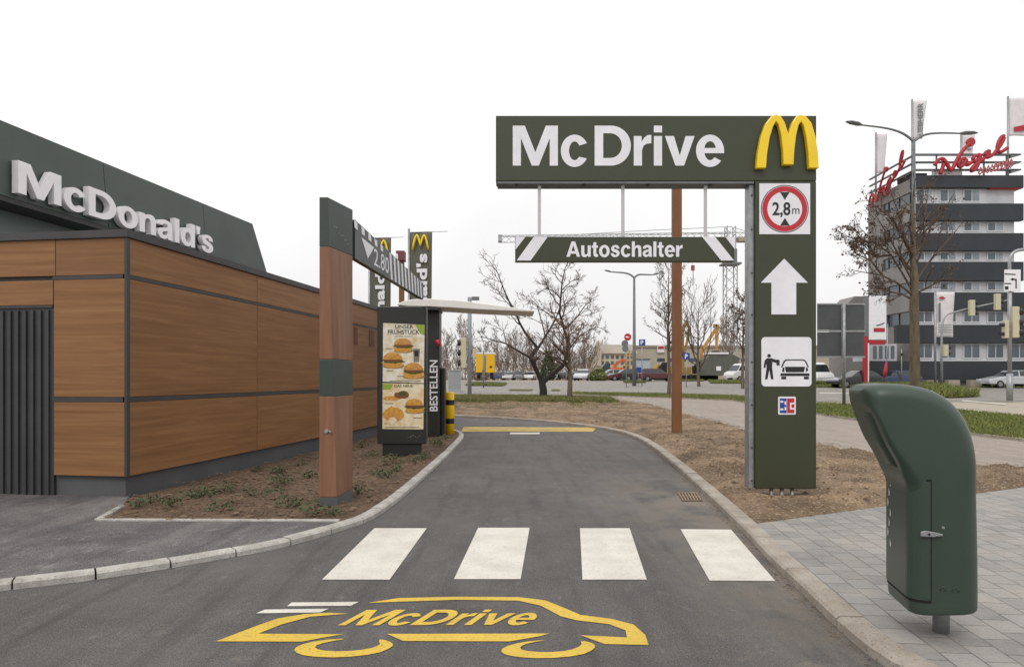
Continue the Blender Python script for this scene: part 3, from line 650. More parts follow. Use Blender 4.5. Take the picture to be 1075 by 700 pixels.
# ================================================================== HEIGHT GATE (post with clearance beam)
pb = G(345, 533, BED); d0 = pb.y; hg = root_empty('height_barrier', (pb.x, pb.y, BED), 'wooden height barrier post with striped 2.80 clearance beam in the mulch bed', 'height barrier')
gd = Vector(((600-CX)/F, 1, 0)).normalized()
def wq(px, d): return Vector((X(px, d), d, 0))
def along(px, base):  # point on the ray px lying on the line base + t*gd
    k = (px-CX)/F; t_ = (k*base.y-base.x)/(gd.x-k*gd.y); return base+gd*t_
fL = wq(335.2, d0)
def section(z, fx):
    fRt = wq(fx, d0); br = along(370.3, wq(353, d0)); bl = br+(fL-wq(353, d0)); 
    return [Vector((p.x, p.y, z)) for p in (fL, fRt, br, bl)]
Zp = lambda y: Z(y, d0)
def fx(z): return 353.6-(z-.2)/(Zp(207)-.2)*9.5
pr = lambda za, zb, ins=0: MB().loft([section(za, fx(za)), section(zb, fx(zb))], smooth=False)
pr(Zp(521.5), Zp(416)).build('post', M['postwood'], hg, bevel=.006); pr(Zp(416)+.002, Zp(377)-.002).build('green_band', M['postgreen'], hg, bevel=.004)
pr(Zp(377), Zp(259)).build('post', M['postwood'], hg, bevel=.006); pr(Zp(259)+.002, Zp(207)).build('green_head', M['postgreen'], hg, bevel=.004)
pr(-.05, Zp(521.5)-.002).build('foot', M['plinth'], hg, bevel=.004)
lk = Vector((X(343, d0), d0, Zp(452))); n_ = 10
MB().tube([lk+Vector((0, .01, 0)), lk+Vector((0, -.02, 0))], .022, 14).build('keyhole_cap', M['alu'], hg)
MB().tube([lk+Vector((.03, -.005, -.005)), lk+Vector((.05, -.03, -.01))], .012, 10).build('knob', M['alu'], hg)
# small squiggle emblem
br = along(370.3, wq(353, d0)); fq = wq(346, d0); 
def onside(u, z, o=.002):
    f_ = wq(fx(z), d0); p = f_.lerp(br, u); nn = Vector((gd.y, -gd.x, 0)); return Vector((p.x, p.y, z))+nn*o
mb = MB(); rg = random.Random(4)
for k in range(7):
    u = .2+.09*k; z = Zp(236)+.02*math.sin(k*1.9)-.02*k; mb.tube([onside(u, z), onside(u+.04, z+.02), onside(u+.08, z-.005)], .0025, 4, smooth=False)
mb.build('emblem', M['alu'], hg)
# beam
bs = along(371.7, wq(353, d0)+gd*0); bdir = Vector(((583-CX)/F, 1, 0)).normalized(); bs = along(371.9, wq(353, d0))+gd*.03
db = bs.y; zbt, zbb = Z(230.5, db), Z(271.5, db)
def bt(px): k = (px-CX)/F; return (k*bs.y-bs.x)/(bdir.x-k*bdir.y)
tE = bt(444.5); dE = (bs+bdir*tE).y; zEt, zEb = Z(297.5, dE), zbb
bn = Vector((bdir.y, -bdir.x, 0))
def bp(t_, v, o=0):   # v: 0 bottom..1 top
    top = zbt+(zEt-zbt)*t_/tE; p = bs+bdir*t_+bn*o; return Vector((p.x, p.y, zbb+(top-zbb)*v))
MB().prism([bp(0, 0), bp(tE, 0), bp(tE, 1), bp(0, 1)], -bn*.07).build('beam', M['trim'] if 0 else mat('beam_dark_green', '#343a38', .45, '#2e3432', 2), hg, bevel=.004)
mb = MB()
def st(t0, t1, v0, v1, sl=.1): MB().prism([bp(t0+sl*v0, v0, .001), bp(t1+sl*v0, v0, .001), bp(t1+sl*v1, v1, .001), bp(t0+sl*v1, v1, .001)], bn*.002).build('warning_stripe', M['letter'], hg)
L = tE; q = .16
for i in range(5): st(.05+i*L*.072, .05+i*L*.072+L*.032, .78, .97, -.10)
x_ = L*.42
while x_ < L-.14: st(x_, x_+L*.026, .03, .97, -.1); x_ += L*.058
mb = MB(); mb.prism([bp(L*.06, .68, .001), bp(L*.2, .68, .001), bp(L*.13, .22, .001)], bn*.002); mb.build('arrow_mark', M['letter'], hg)
t = MB(); p0 = bp(L*.20, .15, .001); text(t, '2.80', p0, bdir*(L*.19), Vector((0, 0, (bp(L*.25, .68)-bp(L*.25, .15)).z)), bn, .002, .0); t.build('clearance_number', M['letter'], hg)

# ================================================================== MENU BOARD
bd = G(421, 479, BED).y; bpX = lambda px: X(px, bd); bZ = lambda py: Z(py, bd)
mbd = root_empty('menu_board', (bpX(421), bd, BED), 'dark breakfast menu board with burger and croissant posters on a pedestal', 'menu board')
MB().box((bpX(396), bd, bZ(466)), (bpX(447.5), bd+.22, bZ(321.5))).build('case', M['dark'], mbd, bevel=.012)
MB().box((bpX(401), bd+.04, 0), (bpX(442), bd+.18, bZ(466)-.002)).build('pedestal', M['dark'], mbd, bevel=.006)
px = lambda x, y, o=.0: Vector((bpX(x), bd-o, bZ(y)))
def flat(name, pts, m, o, par, th=.002, d=None):
    f_ = px if d is None else (lambda x, y, o_: Vector((X(x, d), d-o_, Z(y, d))))
    return MB().prism([f_(x, y, o) for x, y in pts], (0, -th, 0)).build(name, m, par)
PO = mat('poster_cream', '#e6e1d3', .4, '#cbb98a', 6, thr=(.42, .68)); PO2 = mat('poster_warm', '#e4d9bd', .4, '#d2a962', 6, thr=(.42, .7))
flat('poster', [(402.2, 339), (445.8, 341), (445, 402), (401.8, 400.5)], PO, .002, mbd); flat('poster', [(401.8, 402), (445, 403), (444.5, 450.5), (401.5, 450)], PO2, .002, mbd)
G2 = mat('poster_green', '#8ea53a', .5)
flat('poster_leaf', [(436, 340.6), (445.7, 341.1), (445.6, 352), (441, 350)], G2, .0045, mbd); flat('poster_leaf', [(402, 402.6), (413, 403), (410, 408.5), (402, 409)], G2, .0045, mbd)
def el(cx, cy, rx, ry, n=20, jit=0, seed=0):
    r = random.Random(seed); return [(cx+rx*math.cos(6.283*i/n)*(1+r.uniform(-jit, jit)), cy+ry*math.sin(6.283*i/n)*(1+r.uniform(-jit, jit))) for i in range(n)]
bun = mat('print_bun', '#b87a36', .5, '#cf9a55', 25); bun2 = mat('print_bun_light', '#d9a648', .5, '#b87a36', 25); grn = mat('print_salad', '#55602a', .5, '#39401c', 40); pat = mat('print_patty', '#6b3a20', .5, '#8a5228', 30); chs = mat('print_cheese', '#d9a43a', .5, '#c98a2a', 25)
def burger(cx, cy, s, m):
    flat('food_picture', el(cx+.6, cy+s*.66, s*1.12, s*.28, 20, .04, 2), mat('print_shade', '#8d7a52', .5), .0035, mbd)
    flat('food_picture', el(cx, cy+s*.52, s*.98, s*.36), bun2, .0045, mbd); flat('food_picture', el(cx, cy+s*.3, s*1.08, s*.26, 24, .14, int(cx)), chs, .007, mbd)
    flat('food_picture', el(cx+.5, cy+s*.12, s*1.1, s*.26, 28, .18, int(cy)), grn, .0095, mbd); flat('food_picture', el(cx-.4, cy+s*.0, s*.98, s*.2, 18, .1, 5), pat, .012, mbd)
    flat('food_picture', [(cx-s, cy-.02*s)]+[(cx-s*math.cos(a), cy-.02*s-s*.74*math.sin(a)) for a in [i*.314 for i in range(1, 10)]]+[(cx+s, cy-.02*s)], m, .0145, mbd)
    flat('food_picture', el(cx-s*.25, cy-s*.45, s*.45, s*.16), bun2, .017, mbd)
burger(423, 362, 9.2, bun); burger(412.5, 377.5, 10.2, bun2); burger(434, 388.5, 10.4, bun)
burger(435, 425.5, 9.4, bun2)
flat('food_picture', el(422, 414.5, 8, 4, 18, .2, 3), pat, .0045, mbd); flat('food_picture', el(423, 413, 5, 2.2, 18, .3, 8), grn, .007, mbd); flat('food_picture', el(412, 418, 9, 2.6, 18, .15, 4), bun2, .0035, mbd)
flat('food_picture', el(413, 435, 11, 7.5, 22, .06, 5)+[], bun, .0045, mbd); flat('food_picture', [(406, 444.5), (409, 438.5), (414, 437.5), (417, 441), (414, 445.5)], PO2, .007, mbd)
for q in ((406, 433), (411, 430), (417, 431), (421, 436)): flat('food_picture', el(q[0], q[1], 2.2, 4), chs, .007, mbd)
flat('food_picture', [(433.5, 366), (441, 366), (440, 380), (434.5, 380)], mat('print_cup', '#7d7568', .5), .0045, mbd); flat('food_picture', [(435, 368), (439.6, 368), (439.3, 374), (435.3, 374)], M['black'], .007, mbd)
def ptext(s, x0, x1, yb, yt, m, par, off=.03, o=.0045, d=None, th=.002):
    d = d or bd; t = MB(); text(t, s, Vector((X(x0, d), d-o, Z(yb, d))), Vector((X(x1, d)-X(x0, d), 0, 0)), Vector((0, 0, Z(yt, d)-Z(yb, d))), (0, -1, 0), th, off); return t.build('lettering', m, par)
ptext('UNSER', 415, 434, 344.8, 340.8, M['black'], mbd, .014); ptext('FRÜHSTÜCK', 407.3, 440.5, 350.8, 345.2, M['black'], mbd, .014); ptext('IST FÜR ALLE DA', 415, 433.5, 353.6, 352, M['black'], mbd, .0)
ptext('DAS NEUE', 414, 433.5, 406.3, 403.6, M['black'], mbd, .014)
for (xa, xb, y) in ((405, 412, 365.5), (406, 413, 388.6), (417, 424, 394.4), (409, 442, 399.4), (404, 413, 423), (434, 443, 438), (404, 410, 444), (404, 440, 448)):
    flat('fine_print', [(xa, y), (xb, y), (xb, y+.8), (xa, y+.8)], mat('print_grey', '#6e6654', .6), .0045, mbd)
mb = MB()
for k in range(6):
    a = px(428+2.3*k, 459+1.1*math.sin(k*2.1), .003); b = px(429.6+2.3*k, 457.6+1.2*math.cos(k*1.7), .003); mb.tube([a, b], .004, 4)
mb.build('emblem', M['alu'], mbd)

# order point with canopy
od = G(454, 459, BED).y
op = root_empty('order_point', (X(454, od), od, BED), 'order point column lettered BESTELLEN under a white wing canopy', 'order point')
MB().box((X(447.2, od), od, 0), (X(461.3, od), od+.5, Z(321, od))).build('column', M['dark'], op, bevel=.01)
MB().box((X(462, od), od+.2, 0), (X(466, od), od+.55, Z(386, od))).build('speaker_box', M['dark'], op, bevel=.01)
t = MB(); o_ = Vector((X(459.5, od), od-.003, Z(431.5, od))); text(t, 'BESTELLEN', o_, Vector((0, 0, Z(378, od)-Z(431.5, od))), Vector((X(451, od)-X(459.5, od), 0, 0)), (0, -1, 0), .003, .015); t.build('lettering', M['letter'], op)
MB().tube([Vector((X(461.5, od), od-.12, Z(364, od))), Vector((X(460, od), od-.12, Z(357, od)))], [.03, .07], 10).build('handset', M['red'], op)
prof = [(419, 321.5), (421, 319.5), (427, 317), (436, 315.5), (452, 315), (480, 316.5), (520, 321.5), (560, 327), (561, 328), (559, 328.6), (500, 326), (470, 324), (448, 323), (430, 322.8)]
MB().prism([Vector((X(x, od), od-.3, Z(y, od))) for x, y in prof], (0, 1.2, 0)).build('canopy', M['canopy'], op, bevel=.02)
MB().box((X(421, od), od-.35, Z(327, od)), (X(462, od), od+.6, Z(324, od)-.02)).build('bracket', M['dark'], op, bevel=.01)

# yellow bollard
bo = G(472, 456, BED); r_ = .118
bl = root_empty('bollard', (bo.x, bo.y, BED), 'yellow bollard with two black bands at the tip of the bed', 'bollard')
hz = Z(411.5, bo.y); bands = [(BED-.05, .72), (.72, .76), (.76, .86)]
c_ = lambda z: Vector((bo.x, bo.y, z))
MB().tube([c_(0), c_(hz-.02), c_(hz)], [r_, r_, r_-.02], 24).build('tube', M['bolly'], bl)
for ya, yb in ((425, 419.5), (444.5, 439)): MB().tube([c_(Z(ya, bo.y)), c_(Z(yb, bo.y))], r_+.002, 24, caps=False).build('band', M['bollb'], bl)

# ================================================================== DRIVE-THROUGH SIGN
dT = G(823, 518, SOIL+.02).y; sx = lambda v: X(v, dT); sz = lambda v: Z(v, dT)
sg = root_empty('drive_through_sign', (sx(823), dT, SOIL), 'tall olive green gantry sign with yellow arches, white arrow and hanging height bar', 'sign')
TH = .26
def tri(*a): return [Vector((sx(x), dT, sz(y))) for x, y in a]
MB().box((sx(793), dT, sz(513)), (sx(857.2), dT+TH, sz(190.2))).build('pylon_panel', M['signgreen'], sg, bevel=.012)
MB().box((sx(520.5), dT, sz(190)), (sx(857.2), dT+TH, sz(121.5))).build('header_panel', M['signgreen'], sg, bevel=.008)
MB().box((sx(522), dT+.01, sz(192.5)), (sx(792), dT+TH-.01, sz(190)-.001)).build('header_rail', M['grey'], sg)
MB().box((sx(788), dT+.05, sz(513)), (sx(793)-.001, dT+TH-.05, sz(192.7))).build('side_rail', M['alu'], sg, bevel=.004)
mb = MB()
for y in (204, 240, 286, 330, 380, 425, 470, 505): mb.tube([Vector((sx(790.6), dT+.05, sz(y))), Vector((sx(790.6), dT+.035, sz(y)))], .009, 8)
mb.build('screws', M['black'], sg)
for x in (812, 823, 834): MB().tube([Vector((sx(x), dT+.07, -.06)), Vector((sx(x), dT+.07, sz(513.5)))], .024, 10).build('foot', M['alu'], sg)
mb = MB()
for x in (541, 612, 680, 746): mb.box((sx(x), dT+.03, sz(193.9)), (sx(x+2.5), dT+.09, sz(192.6)))
mb.build('fixing', M['black'], sg)
def stext(s, x0, x1, yb, yt, m, off=.03, o=.0, th=.006, dd=None):
    dd = dd or dT; t = MB(); text(t, s, Vector((X(x0, dd), dd-o, Z(yb, dd))), Vector((X(x1, dd)-X(x0, dd), 0, 0)), Vector((0, 0, Z(yt, dd)-Z(yb, dd))), (0, -1, 0), th, off); return t.build('lettering', m, sg)
stext('Mc', 538.3, 616, 175.6, 132.3, M['letter'], 'g', 0); stext('Drive', 624.2, 760, 175.6, 132.3, M['letter'], 'g', 0)
# arches
def arch_leg(cxl, cxr): pass
def ap(pts): return [Vector((sx(x), dT-.06, sz(y))) for x, y in pts]
outer = [(791.8, 178.5), (793.2, 163), (796.5, 146), (801.5, 132), (807, 125), (812.5, 122.6), (817.5, 124.6), (821.5, 131), (825.3, 143), (829.2, 131), (833.5, 124.6), (838.5, 122.6), (844, 125), (849.5, 132), (853.6, 146), (856.2, 163), (857, 178.5),
         (846.8, 178.5), (846, 163), (843.8, 146), (841.3, 135), (838.6, 130), (836, 133.5), (833.4, 144), (831.5, 160), (830.6, 175), (820.2, 175), (819.6, 160), (817.6, 144), (815, 133.5), (812.4, 130), (809.4, 135), (806, 146), (803.2, 163), (802, 178.5)]
MB().prism([Vector((sx(x), dT-.075, sz(y))) for x, y in smooth_line([tuple(p) for p in outer], 0)], (0, .075, 0)).build('arches_emblem', M['mgold'], sg, bevel=.01)
for x in (566.5, 655, 742.5): MB().box((sx(x-1.7), dT+.07, sz(248)), (sx(x+1.7), dT+.085, sz(192.6))).build('hanger', mat('hanger_white', '#b9b7b8', .5), sg)
hb = MB().box((sx(540.8), dT+.03, sz(274.2)), (sx(772), dT+.12, sz(248))).build('height_bar', M['signgreen'], sg, bevel=.006)
hd = dT+.03
def hpl(name, pts, m, o=0, th=.003): return MB().prism([Vector((X(x, hd), hd-o, Z(y, hd))) for x, y in pts], (0, -th, 0)).build(name, m, sg)
for q in ([(542.5, 273.5), (557, 273.5), (575, 248.6), (560.5, 248.6)], [(541.2, 248.8), (551.5, 248.8), (541.2, 262)], [(737, 248.6), (750.5, 248.6), (770.5, 273.5), (757, 273.5)], [(761.5, 248.8), (771.6, 248.8), (771.6, 262)]): hpl('diagonal_stripe', q, M['letter'])
t = stext('Autoschalter', 594.6, 716.5, 270.2, 253.6, M['letter'], 'g', 0, .004, hd)
def spl(name, pts, m, o=0, th=.003, sm=False):
    return MB().prism([Vector((sx(x), dT-o, sz(y))) for x, y in pts], (0, -th, 0)).build(name, m, sg)
spl('limit_plate', [(797, 192.8), (850.3, 192.8), (850.3, 246), (797, 246)], M['letter'], 0, .006)
def ring(cx, cy, r0, r1, m, o, n=48):
    mb = MB(); a = [Vector((sx(cx+r1*math.cos(6.2832*i/n)), dT-o, sz(cy+r1*math.sin(6.2832*i/n)))) for i in range(n)]
    if r0 <= 0: mb.prism(a, (0, -.0015, 0))
    else:
        b = [Vector((sx(cx+r0*math.cos(6.2832*i/n)), dT-o, sz(cy+r0*math.sin(6.2832*i/n)))) for i in range(n)]; dz = Vector((0, -.0015, 0))
        mb.add(a+b+[p+dz for p in a]+[p+dz for p in b], [(2*n+i, 2*n+(i+1) % n, 3*n+(i+1) % n, 3*n+i) for i in range(n)]+[(i, (i+1) % n, 2*n+(i+1) % n, 2*n+i) for i in range(n)]+[(n+i, 3*n+i, 3*n+(i+1) % n, n+(i+1) % n) for i in range(n)])
    mb.build('limit_ring', m, sg)
ring(823.6, 219.5, 24.2, 25, M['black'], .0065); ring(823.6, 219.5, 18.3, 23.6, M['red'], .0065)
spl('limit_mark', [(818.8, 202), (828.6, 202), (823.7, 210)], M['black'], .0085, .002); spl('limit_mark', [(818.8, 237), (828.6, 237), (823.7, 229)], M['black'], .0085, .002)
stext('2,8', 810.6, 829.6, 228.6, 212.4, M['black'], .02, .0065, .002); stext('m', 831.4, 839, 224.8, 219, M['black'], .0, .0065, .002)
spl('arrow', [(823.2, 271.6), (848, 296.8), (835.8, 296.8), (835.8, 330), (809.8, 330), (809.8, 296.8), (798.6, 296.8)], M['letter'])
def rrect(x0, y0, x1, y1, r, n=5):
    out = []
    for cx, cy, a0 in ((x1-r, y1-r, 0), (x0+r, y1-r, 90), (x0+r, y0+r, 180), (x1-r, y0+r, 270)):
        out += [(cx+r*math.cos(R(a0+90*i/n)), cy+r*math.sin(R(a0+90*i/n))) for i in range(n+1)]
    return out
spl('service_plate', rrect(799.2, 353.8, 851.8, 405.5, 4), M['letter'], 0, .006)
W7 = lambda pts: [(770+x/3.5, 340+y/3.5) for x, y in pts]
spl('attendant_symbol', W7([(122, 126), (140, 126), (150, 130), (168, 132), (170, 140), (150, 142), (142, 138), (141, 160), (146, 203), (137, 203), (131, 168), (124, 203), (115, 203), (121, 160), (120, 145), (116, 162), (110, 160), (114, 134)]), M['black'], .0065, .002)
spl('attendant_symbol', [(770+130/3.5+1.9*math.cos(i*.524), 340+117/3.5+1.9*math.sin(i*.524)) for i in range(12)], M['black'], .0065, .002)
spl('attendant_symbol', W7([(156, 140), (168, 142), (169, 152), (158, 152)]), M['black'], .0085, .002)
car = [W7([(184, 135), (192, 130), (258, 130), (266, 136), (276, 158), (272, 160), (262, 138), (255, 134), (194, 134), (188, 139), (178, 160), (174, 158)]), W7([(188, 157), (262, 157), (258, 177), (192, 177)]), W7([(172, 181), (278, 181), (278, 191), (172, 191)]), W7([(175, 193), (193, 193), (193, 203), (175, 203)]), W7([(258, 193), (276, 193), (276, 203), (258, 203)]), W7([(180, 160), (186, 160), (186, 176), (178, 176), (174, 170)][:4]), W7([(265, 160), (270, 160), (274, 170), (266, 177)])]
for q in car: spl('car_symbol', q, M['black'], .0065, .002)
spl('payment_plate', rrect(816.8, 416.2, 835.3, 435, 1.2), M['letter'], 0, .004)
spl('payment_mark', [(818.5, 418), (825.6, 418), (825.6, 433.4), (818.5, 433.4)], M['blue'], .0045); spl('payment_mark', [(826.2, 418), (833.6, 418), (833.6, 433.4), (826.2, 433.4)], M['red'], .0045)
for q in ([(819, 420.5), (822, 420.5), (822, 422.5), (819, 422.5)], [(819, 428.5), (822, 428.5), (822, 430.5), (819, 430.5)], [(823.3, 421), (825, 421), (825, 424.8), (823.3, 424.8)], [(823.3, 427), (825, 427), (825, 430.5), (823.3, 430.5)], [(829, 422.5), (833.8, 422.5), (833.8, 424.2), (830.5, 424.2), (830.5, 428), (833.8, 428), (833.8, 429.7), (829, 429.7)]):
    spl('payment_mark', q, M['letter'], .008, .002)

# brown steel post standing behind the sign
bpn = G(711.5, 459, SOIL); w_ = X(716.3, bpn.y)-X(707.3, bpn.y)
po = root_empty('brown_post', (bpn.x, bpn.y, SOIL), 'square reddish brown post rising from the sandy verge behind the gantry sign', 'post')
MB().box((bpn.x-w_/2, bpn.y, -.1), (bpn.x+w_/2, bpn.y+w_, Z(165, bpn.y))).build('shaft', M['rust'], po, bevel=.006)
MB().box((bpn.x-w_*.7, bpn.y-.03, 0), (bpn.x+w_*.7, bpn.y+w_+.03, .03)).build('base_plate', M['grey'], po)
d2 = 24.0
po2 = root_empty('brown_post', (X(421, d2), d2, 0), 'reddish brown post with a red and white camera head above the canopy', 'post')
MB().box((X(418.7, d2), d2, 0), (X(423.7, d2), d2+.2, Z(264, d2))).build('shaft', M['rust'], po2, bevel=.006)
MB().box((X(416, d2), d2-.1, Z(274, d2)), (X(425, d2), d2+.3, Z(263.5, d2))).build('camera_head', mat('camera_maroon', '#6a3232', .5), po2, bevel=.02)
MB().box((X(416, d2)-.01, d2-.14, Z(273, d2)), (X(418.5, d2), d2-.09, Z(267, d2))).build('lens', M['letter'], po2, bevel=.02)

# ================================================================== LITTER BIN
bb = G(988, 662, PAV); BD = bb.y; sc_ = F/BD
bn_ = root_empty('litter_bin', (bb.x, BD, PAV), 'dark green hooded plastic litter bin on a short steel pole', 'litter bin')
A = R(12); wd = .46; U = Vector((-math.cos(A), math.sin(A), 0)); W = Vector((math.sin(A), math.cos(A), 0))
Dn = BD-.2; near0 = Vector((X(988, Dn), Dn, 0)); cen = near0+W*wd/2
def UZ(px, py):      # u forward (towards the mouth), z, on the near flank
    k = (px-CX)/F; u = (near0.x-k*near0.y)/(math.cos(A)+k*math.sin(A)); return (u, Z(py, near0.y+math.sin(A)*u))
def sect(Bp, Fp, w=wd, r=.13, n=7, inset=0.0, fr_=.085):
    """rounded cross-section between back point and front point of the side profile"""
    B_, F_ = Vector(Bp), Vector(Fp); D = (F_-B_); L_ = D.length; D.normalize(); r1 = min(r, L_*.45)
    out = []
    for (sx_, sy_, a0) in ((1, 1, 0), (-1, 1, 90), (-1, -1, 180), (1, -1, 270)):
        rr = min(r1, fr_) if sx_ > 0 else r1
        for i in range(n+1):
            a = R(a0+90*i/n); u = sx_*(L_/2-rr-inset)+(rr)*math.cos(a); v = sy_*(w/2-rr-inset)+(rr)*math.sin(a)
            q2 = B_+D*(L_/2+u); out.append(cen+U*q2.x+W*v+Vector((0, 0, q2.y)))
    return out
backs = [(1035, 645), (1035, 640), (1035, 600), (1034, 550), (1033, 515), (1032, 492), (1029, 466), (1021, 442), (1007, 423), (988, 410), (964, 404), (942, 402), (927, 402.5), (916, 405), (909, 410)]
fronts = [(959, 646), (958, 640), (958, 600), (957.5, 550), (957, 515), (953, 506), (950, 499), (948, 492), (944, 484), (939, 475), (932, 464), (928, 453), (923, 442), (919, 432), (913, 424)]
widths = [.46]*13+[.42, .30]
adj = 0
rings = [sect(UZ(*b_), UZ(*f_), w_, .11 if i < 5 else .085, 7, 0.0, .085 if i < 5 else max(.03, .085-.012*(i-4))) for i, (b_, f_, w_) in enumerate(zip(backs, fronts, widths))]
low_ = sect(UZ(1034, 647.5), UZ(961, 648.5), wd-.03)
body = MB().loft([low_]+rings, smooth=True); ob = body.build('body', M['bin'], bn_)
sm = ob.modifiers.new('Subdivision', 'SUBSURF'); sm.levels = 1; sm.render_levels = 2
# mouth flap: slightly recessed darker lip on the hood's front
lip = MB()
i0, i1 = 7, 13
def fpt(i, v, out=.0):
    b_, f_ = UZ(*backs[i]), UZ(*fronts[i]); D = (Vector(f_)-Vector(b_)).normalized(); q2 = Vector(f_)+D*out; return cen+U*q2.x+W*v+Vector((0, 0, q2.y))
ringsL = []
for i in range(i0, i1+1):
    ringsL.append([fpt(i, v, o_) for v, o_ in ((-wd/2+.09, .004), (wd/2-.09, .004), (wd/2-.09, -.03), (-wd/2+.09, -.03))])
lip.loft(ringsL, smooth=True); lip.build('mouth_flap', M['bin'], bn_)
# door: thin shell wrapped round the front below the mouth
def door_ring(py, off):
    full = sect(UZ(*(1035, py)), UZ(*(957.5, py)), wd); n = 8; c0 = cen+U*((UZ(1035, py)[0]+UZ(957.5, py)[0])/2)
    # front corner arcs: indices 0..7 (v+), 24..31 (v-), plus the flat front between
    idx = list(range(24, 32))+list(range(0, 8)); pts = [full[i] for i in idx]
    ext = [pts[0]-U*.004]+pts+[pts[-1]-U*.004]; c1 = Vector((c0.x, c0.y, ext[0].z)); out = []
    for p in ext: out.append(p+(Vector((p.x, p.y, c1.z))-c1).normalized()*off)
    return out
dr_ = MB(); rows = [door_ring(py, .006) for py in (630, 600, 560, 530, 506)]; inn = [door_ring(py, -.01) for py in (630, 600, 560, 530, 506)]
dr_.loft([a+b[::-1] for a, b in zip(rows, inn)], smooth=False)
do = dr_.build('door', M['bin'], bn_, bevel=.002)
gap = MB(); rows = [door_ring(py, .0015) for py in (633, 600, 560, 530, 503)]; inn = [door_ring(py, -.01) for py in (633, 600, 560, 530, 503)]
rows = [[r[0]-U*.006]+r[1:-1]+[r[-1]-U*.006] for r in rows]
gap.loft([a+b[::-1] for a, b in zip(rows, inn)], smooth=False); gap.build('door_gap', M['bindark'], bn_)
lt = door_ring(560, .009)[0]
def lq(du, dz, o=0): return lt+U*du+Vector((0, 0, dz))-W*o
l_ = MB(); l_.prism([lq(.05, .012), lq(.03, .018), lq(-.01, .014), lq(-.055, .004), (lq(-.055, -.004)), lq(-.01, -.012), lq(.05, -.012)], -W*.014); l_.build('latch', M['alu'], do, bevel=.003)
MB().tube([lq(.012, .001, .013), lq(.012, .001, .017)], .006, 10).build('keyhole', M['bindark'], do)
for k in range(7):
    mk = MB()
    f_ = door_ring(520+k*11.5, .0075); p, q = f_[7], f_[9]; m_ = p.lerp(q, .8+.06*(k % 3)); up_ = Vector((0, 0, .034)); e_ = (q-p).normalized()*.012
    mk.prism([m_, m_+e_*.6, m_+e_*.8+up_*1.4, m_+e_*.2+up_, m_-e_*.5+up_*.6], (f_[8]-cen).normalized()*.001); mk.build('worn_letter', M['letter'], do, fix=False)
rv = sect(UZ(1024, 545), UZ(935.3, 545), wd); pside = cen-W*(wd/2+.0)+U*(UZ(990, 545)[0]); pside.z = Z(545, BD)
MB().tube([pside+W*.01, pside-W*.006], .007, 10).build('rivet', M['alu'], bn_)
mb = MB(); 
for cx_, s_ in ((1003, 1), (990, .8)):
    c1 = cen-W*(wd/2+.0005)+U*(UZ(cx_, 618)[0]); c1.z = Z(618, Dn); e_ = [c1+U*(.02*s_*math.cos(R(90+120*k)))+Vector((0, 0, .02*s_*math.sin(R(90+120*k)))) for k in range(3)]
    for k in range(3): mb.tube([e_[k], e_[(k+1) % 3]], .0022, 5)
mb.build('recycling_emboss', M['bin'], bn_)
MB().tube([Vector((bb.x, BD, PAV-.05)), Vector((bb.x, BD, Z(560, BD)))], .042, 20).build('pole', M['alu'], bn_)

# ================================================================== BED SHRUBS
def shrub(r, h, seed):
    mb = MB(); rg = random.Random(seed)
    for _ in range(int(r*420)+26):
        a = rg.uniform(0, 6.28); q = r*rg.random()**.6; z = h*rg.random()**.8*(1-.4*q/r); p = Vector((q*math.cos(a), q*math.sin(a), z+.01)); s_ = rg.uniform(.014, .03)
        u = Vector((rg.gauss(0, 1), rg.gauss(0, 1), rg.gauss(0, .6))).normalized(); w = u.cross(Vector((rg.gauss(0, 1), rg.gauss(0, 1), 1))).normalized()
        mb.add([p-u*s_, p+w*s_*.5, p+u*s_, p-w*s_*.5], [(0, 1, 2, 3)])
    return mb
def stems(r, h, seed):
    mb = MB(); rg = random.Random(seed)
    for _ in range(6): a = rg.uniform(0, 6.28); mb.tube([(0, 0, -.02), (r*.4*math.cos(a), r*.4*math.sin(a), h*.5), (r*.7*math.cos(a), r*.7*math.sin(a), h*.9)], [.004, .003, .002], 4)
    return mb
protos = []
for i in range(3):
    rt = root_empty('ground_shrub', (0, 0, 0), 'small low green shrub freshly planted in the mulch bed', 'shrub', 'small shrubs planted in the mulch bed')
    shrub(.13+.03*i, .12+.03*i, i+40).build('foliage', M['plant'], rt, fix=False, xf=1); stems(.12, .13+.03*i, i+50).build('stem', M['bark'], rt, xf=1); protos.append(rt)
spots = [(146, 533), (158, 528), (200, 524), (212, 523), (236, 517), (262, 523), (293, 498), (296, 509), (233, 538), (325, 502), (303, 533), (376, 520), (350, 541), (330, 540), (407, 502), (417, 494), (398, 500), (436, 487), (444, 482), (390, 480), (462, 469), (457, 466), (468, 462), (380, 470), (270, 495), (318, 489), (348, 478), (180, 531), (286, 521), (412, 487)]
rg = random.Random(9)
for i, (x, y) in enumerate(spots):
    o = protos[i] if i < 3 else copy_tree(protos[i % 3]); g_ = G(x, y, BED); s_ = rg.uniform(.65, 1.15)
    o.location = (g_.x, g_.y, BED+.01); o.rotation_euler.z = rg.uniform(0, 6.28); o.scale = (s_, s_, s_)
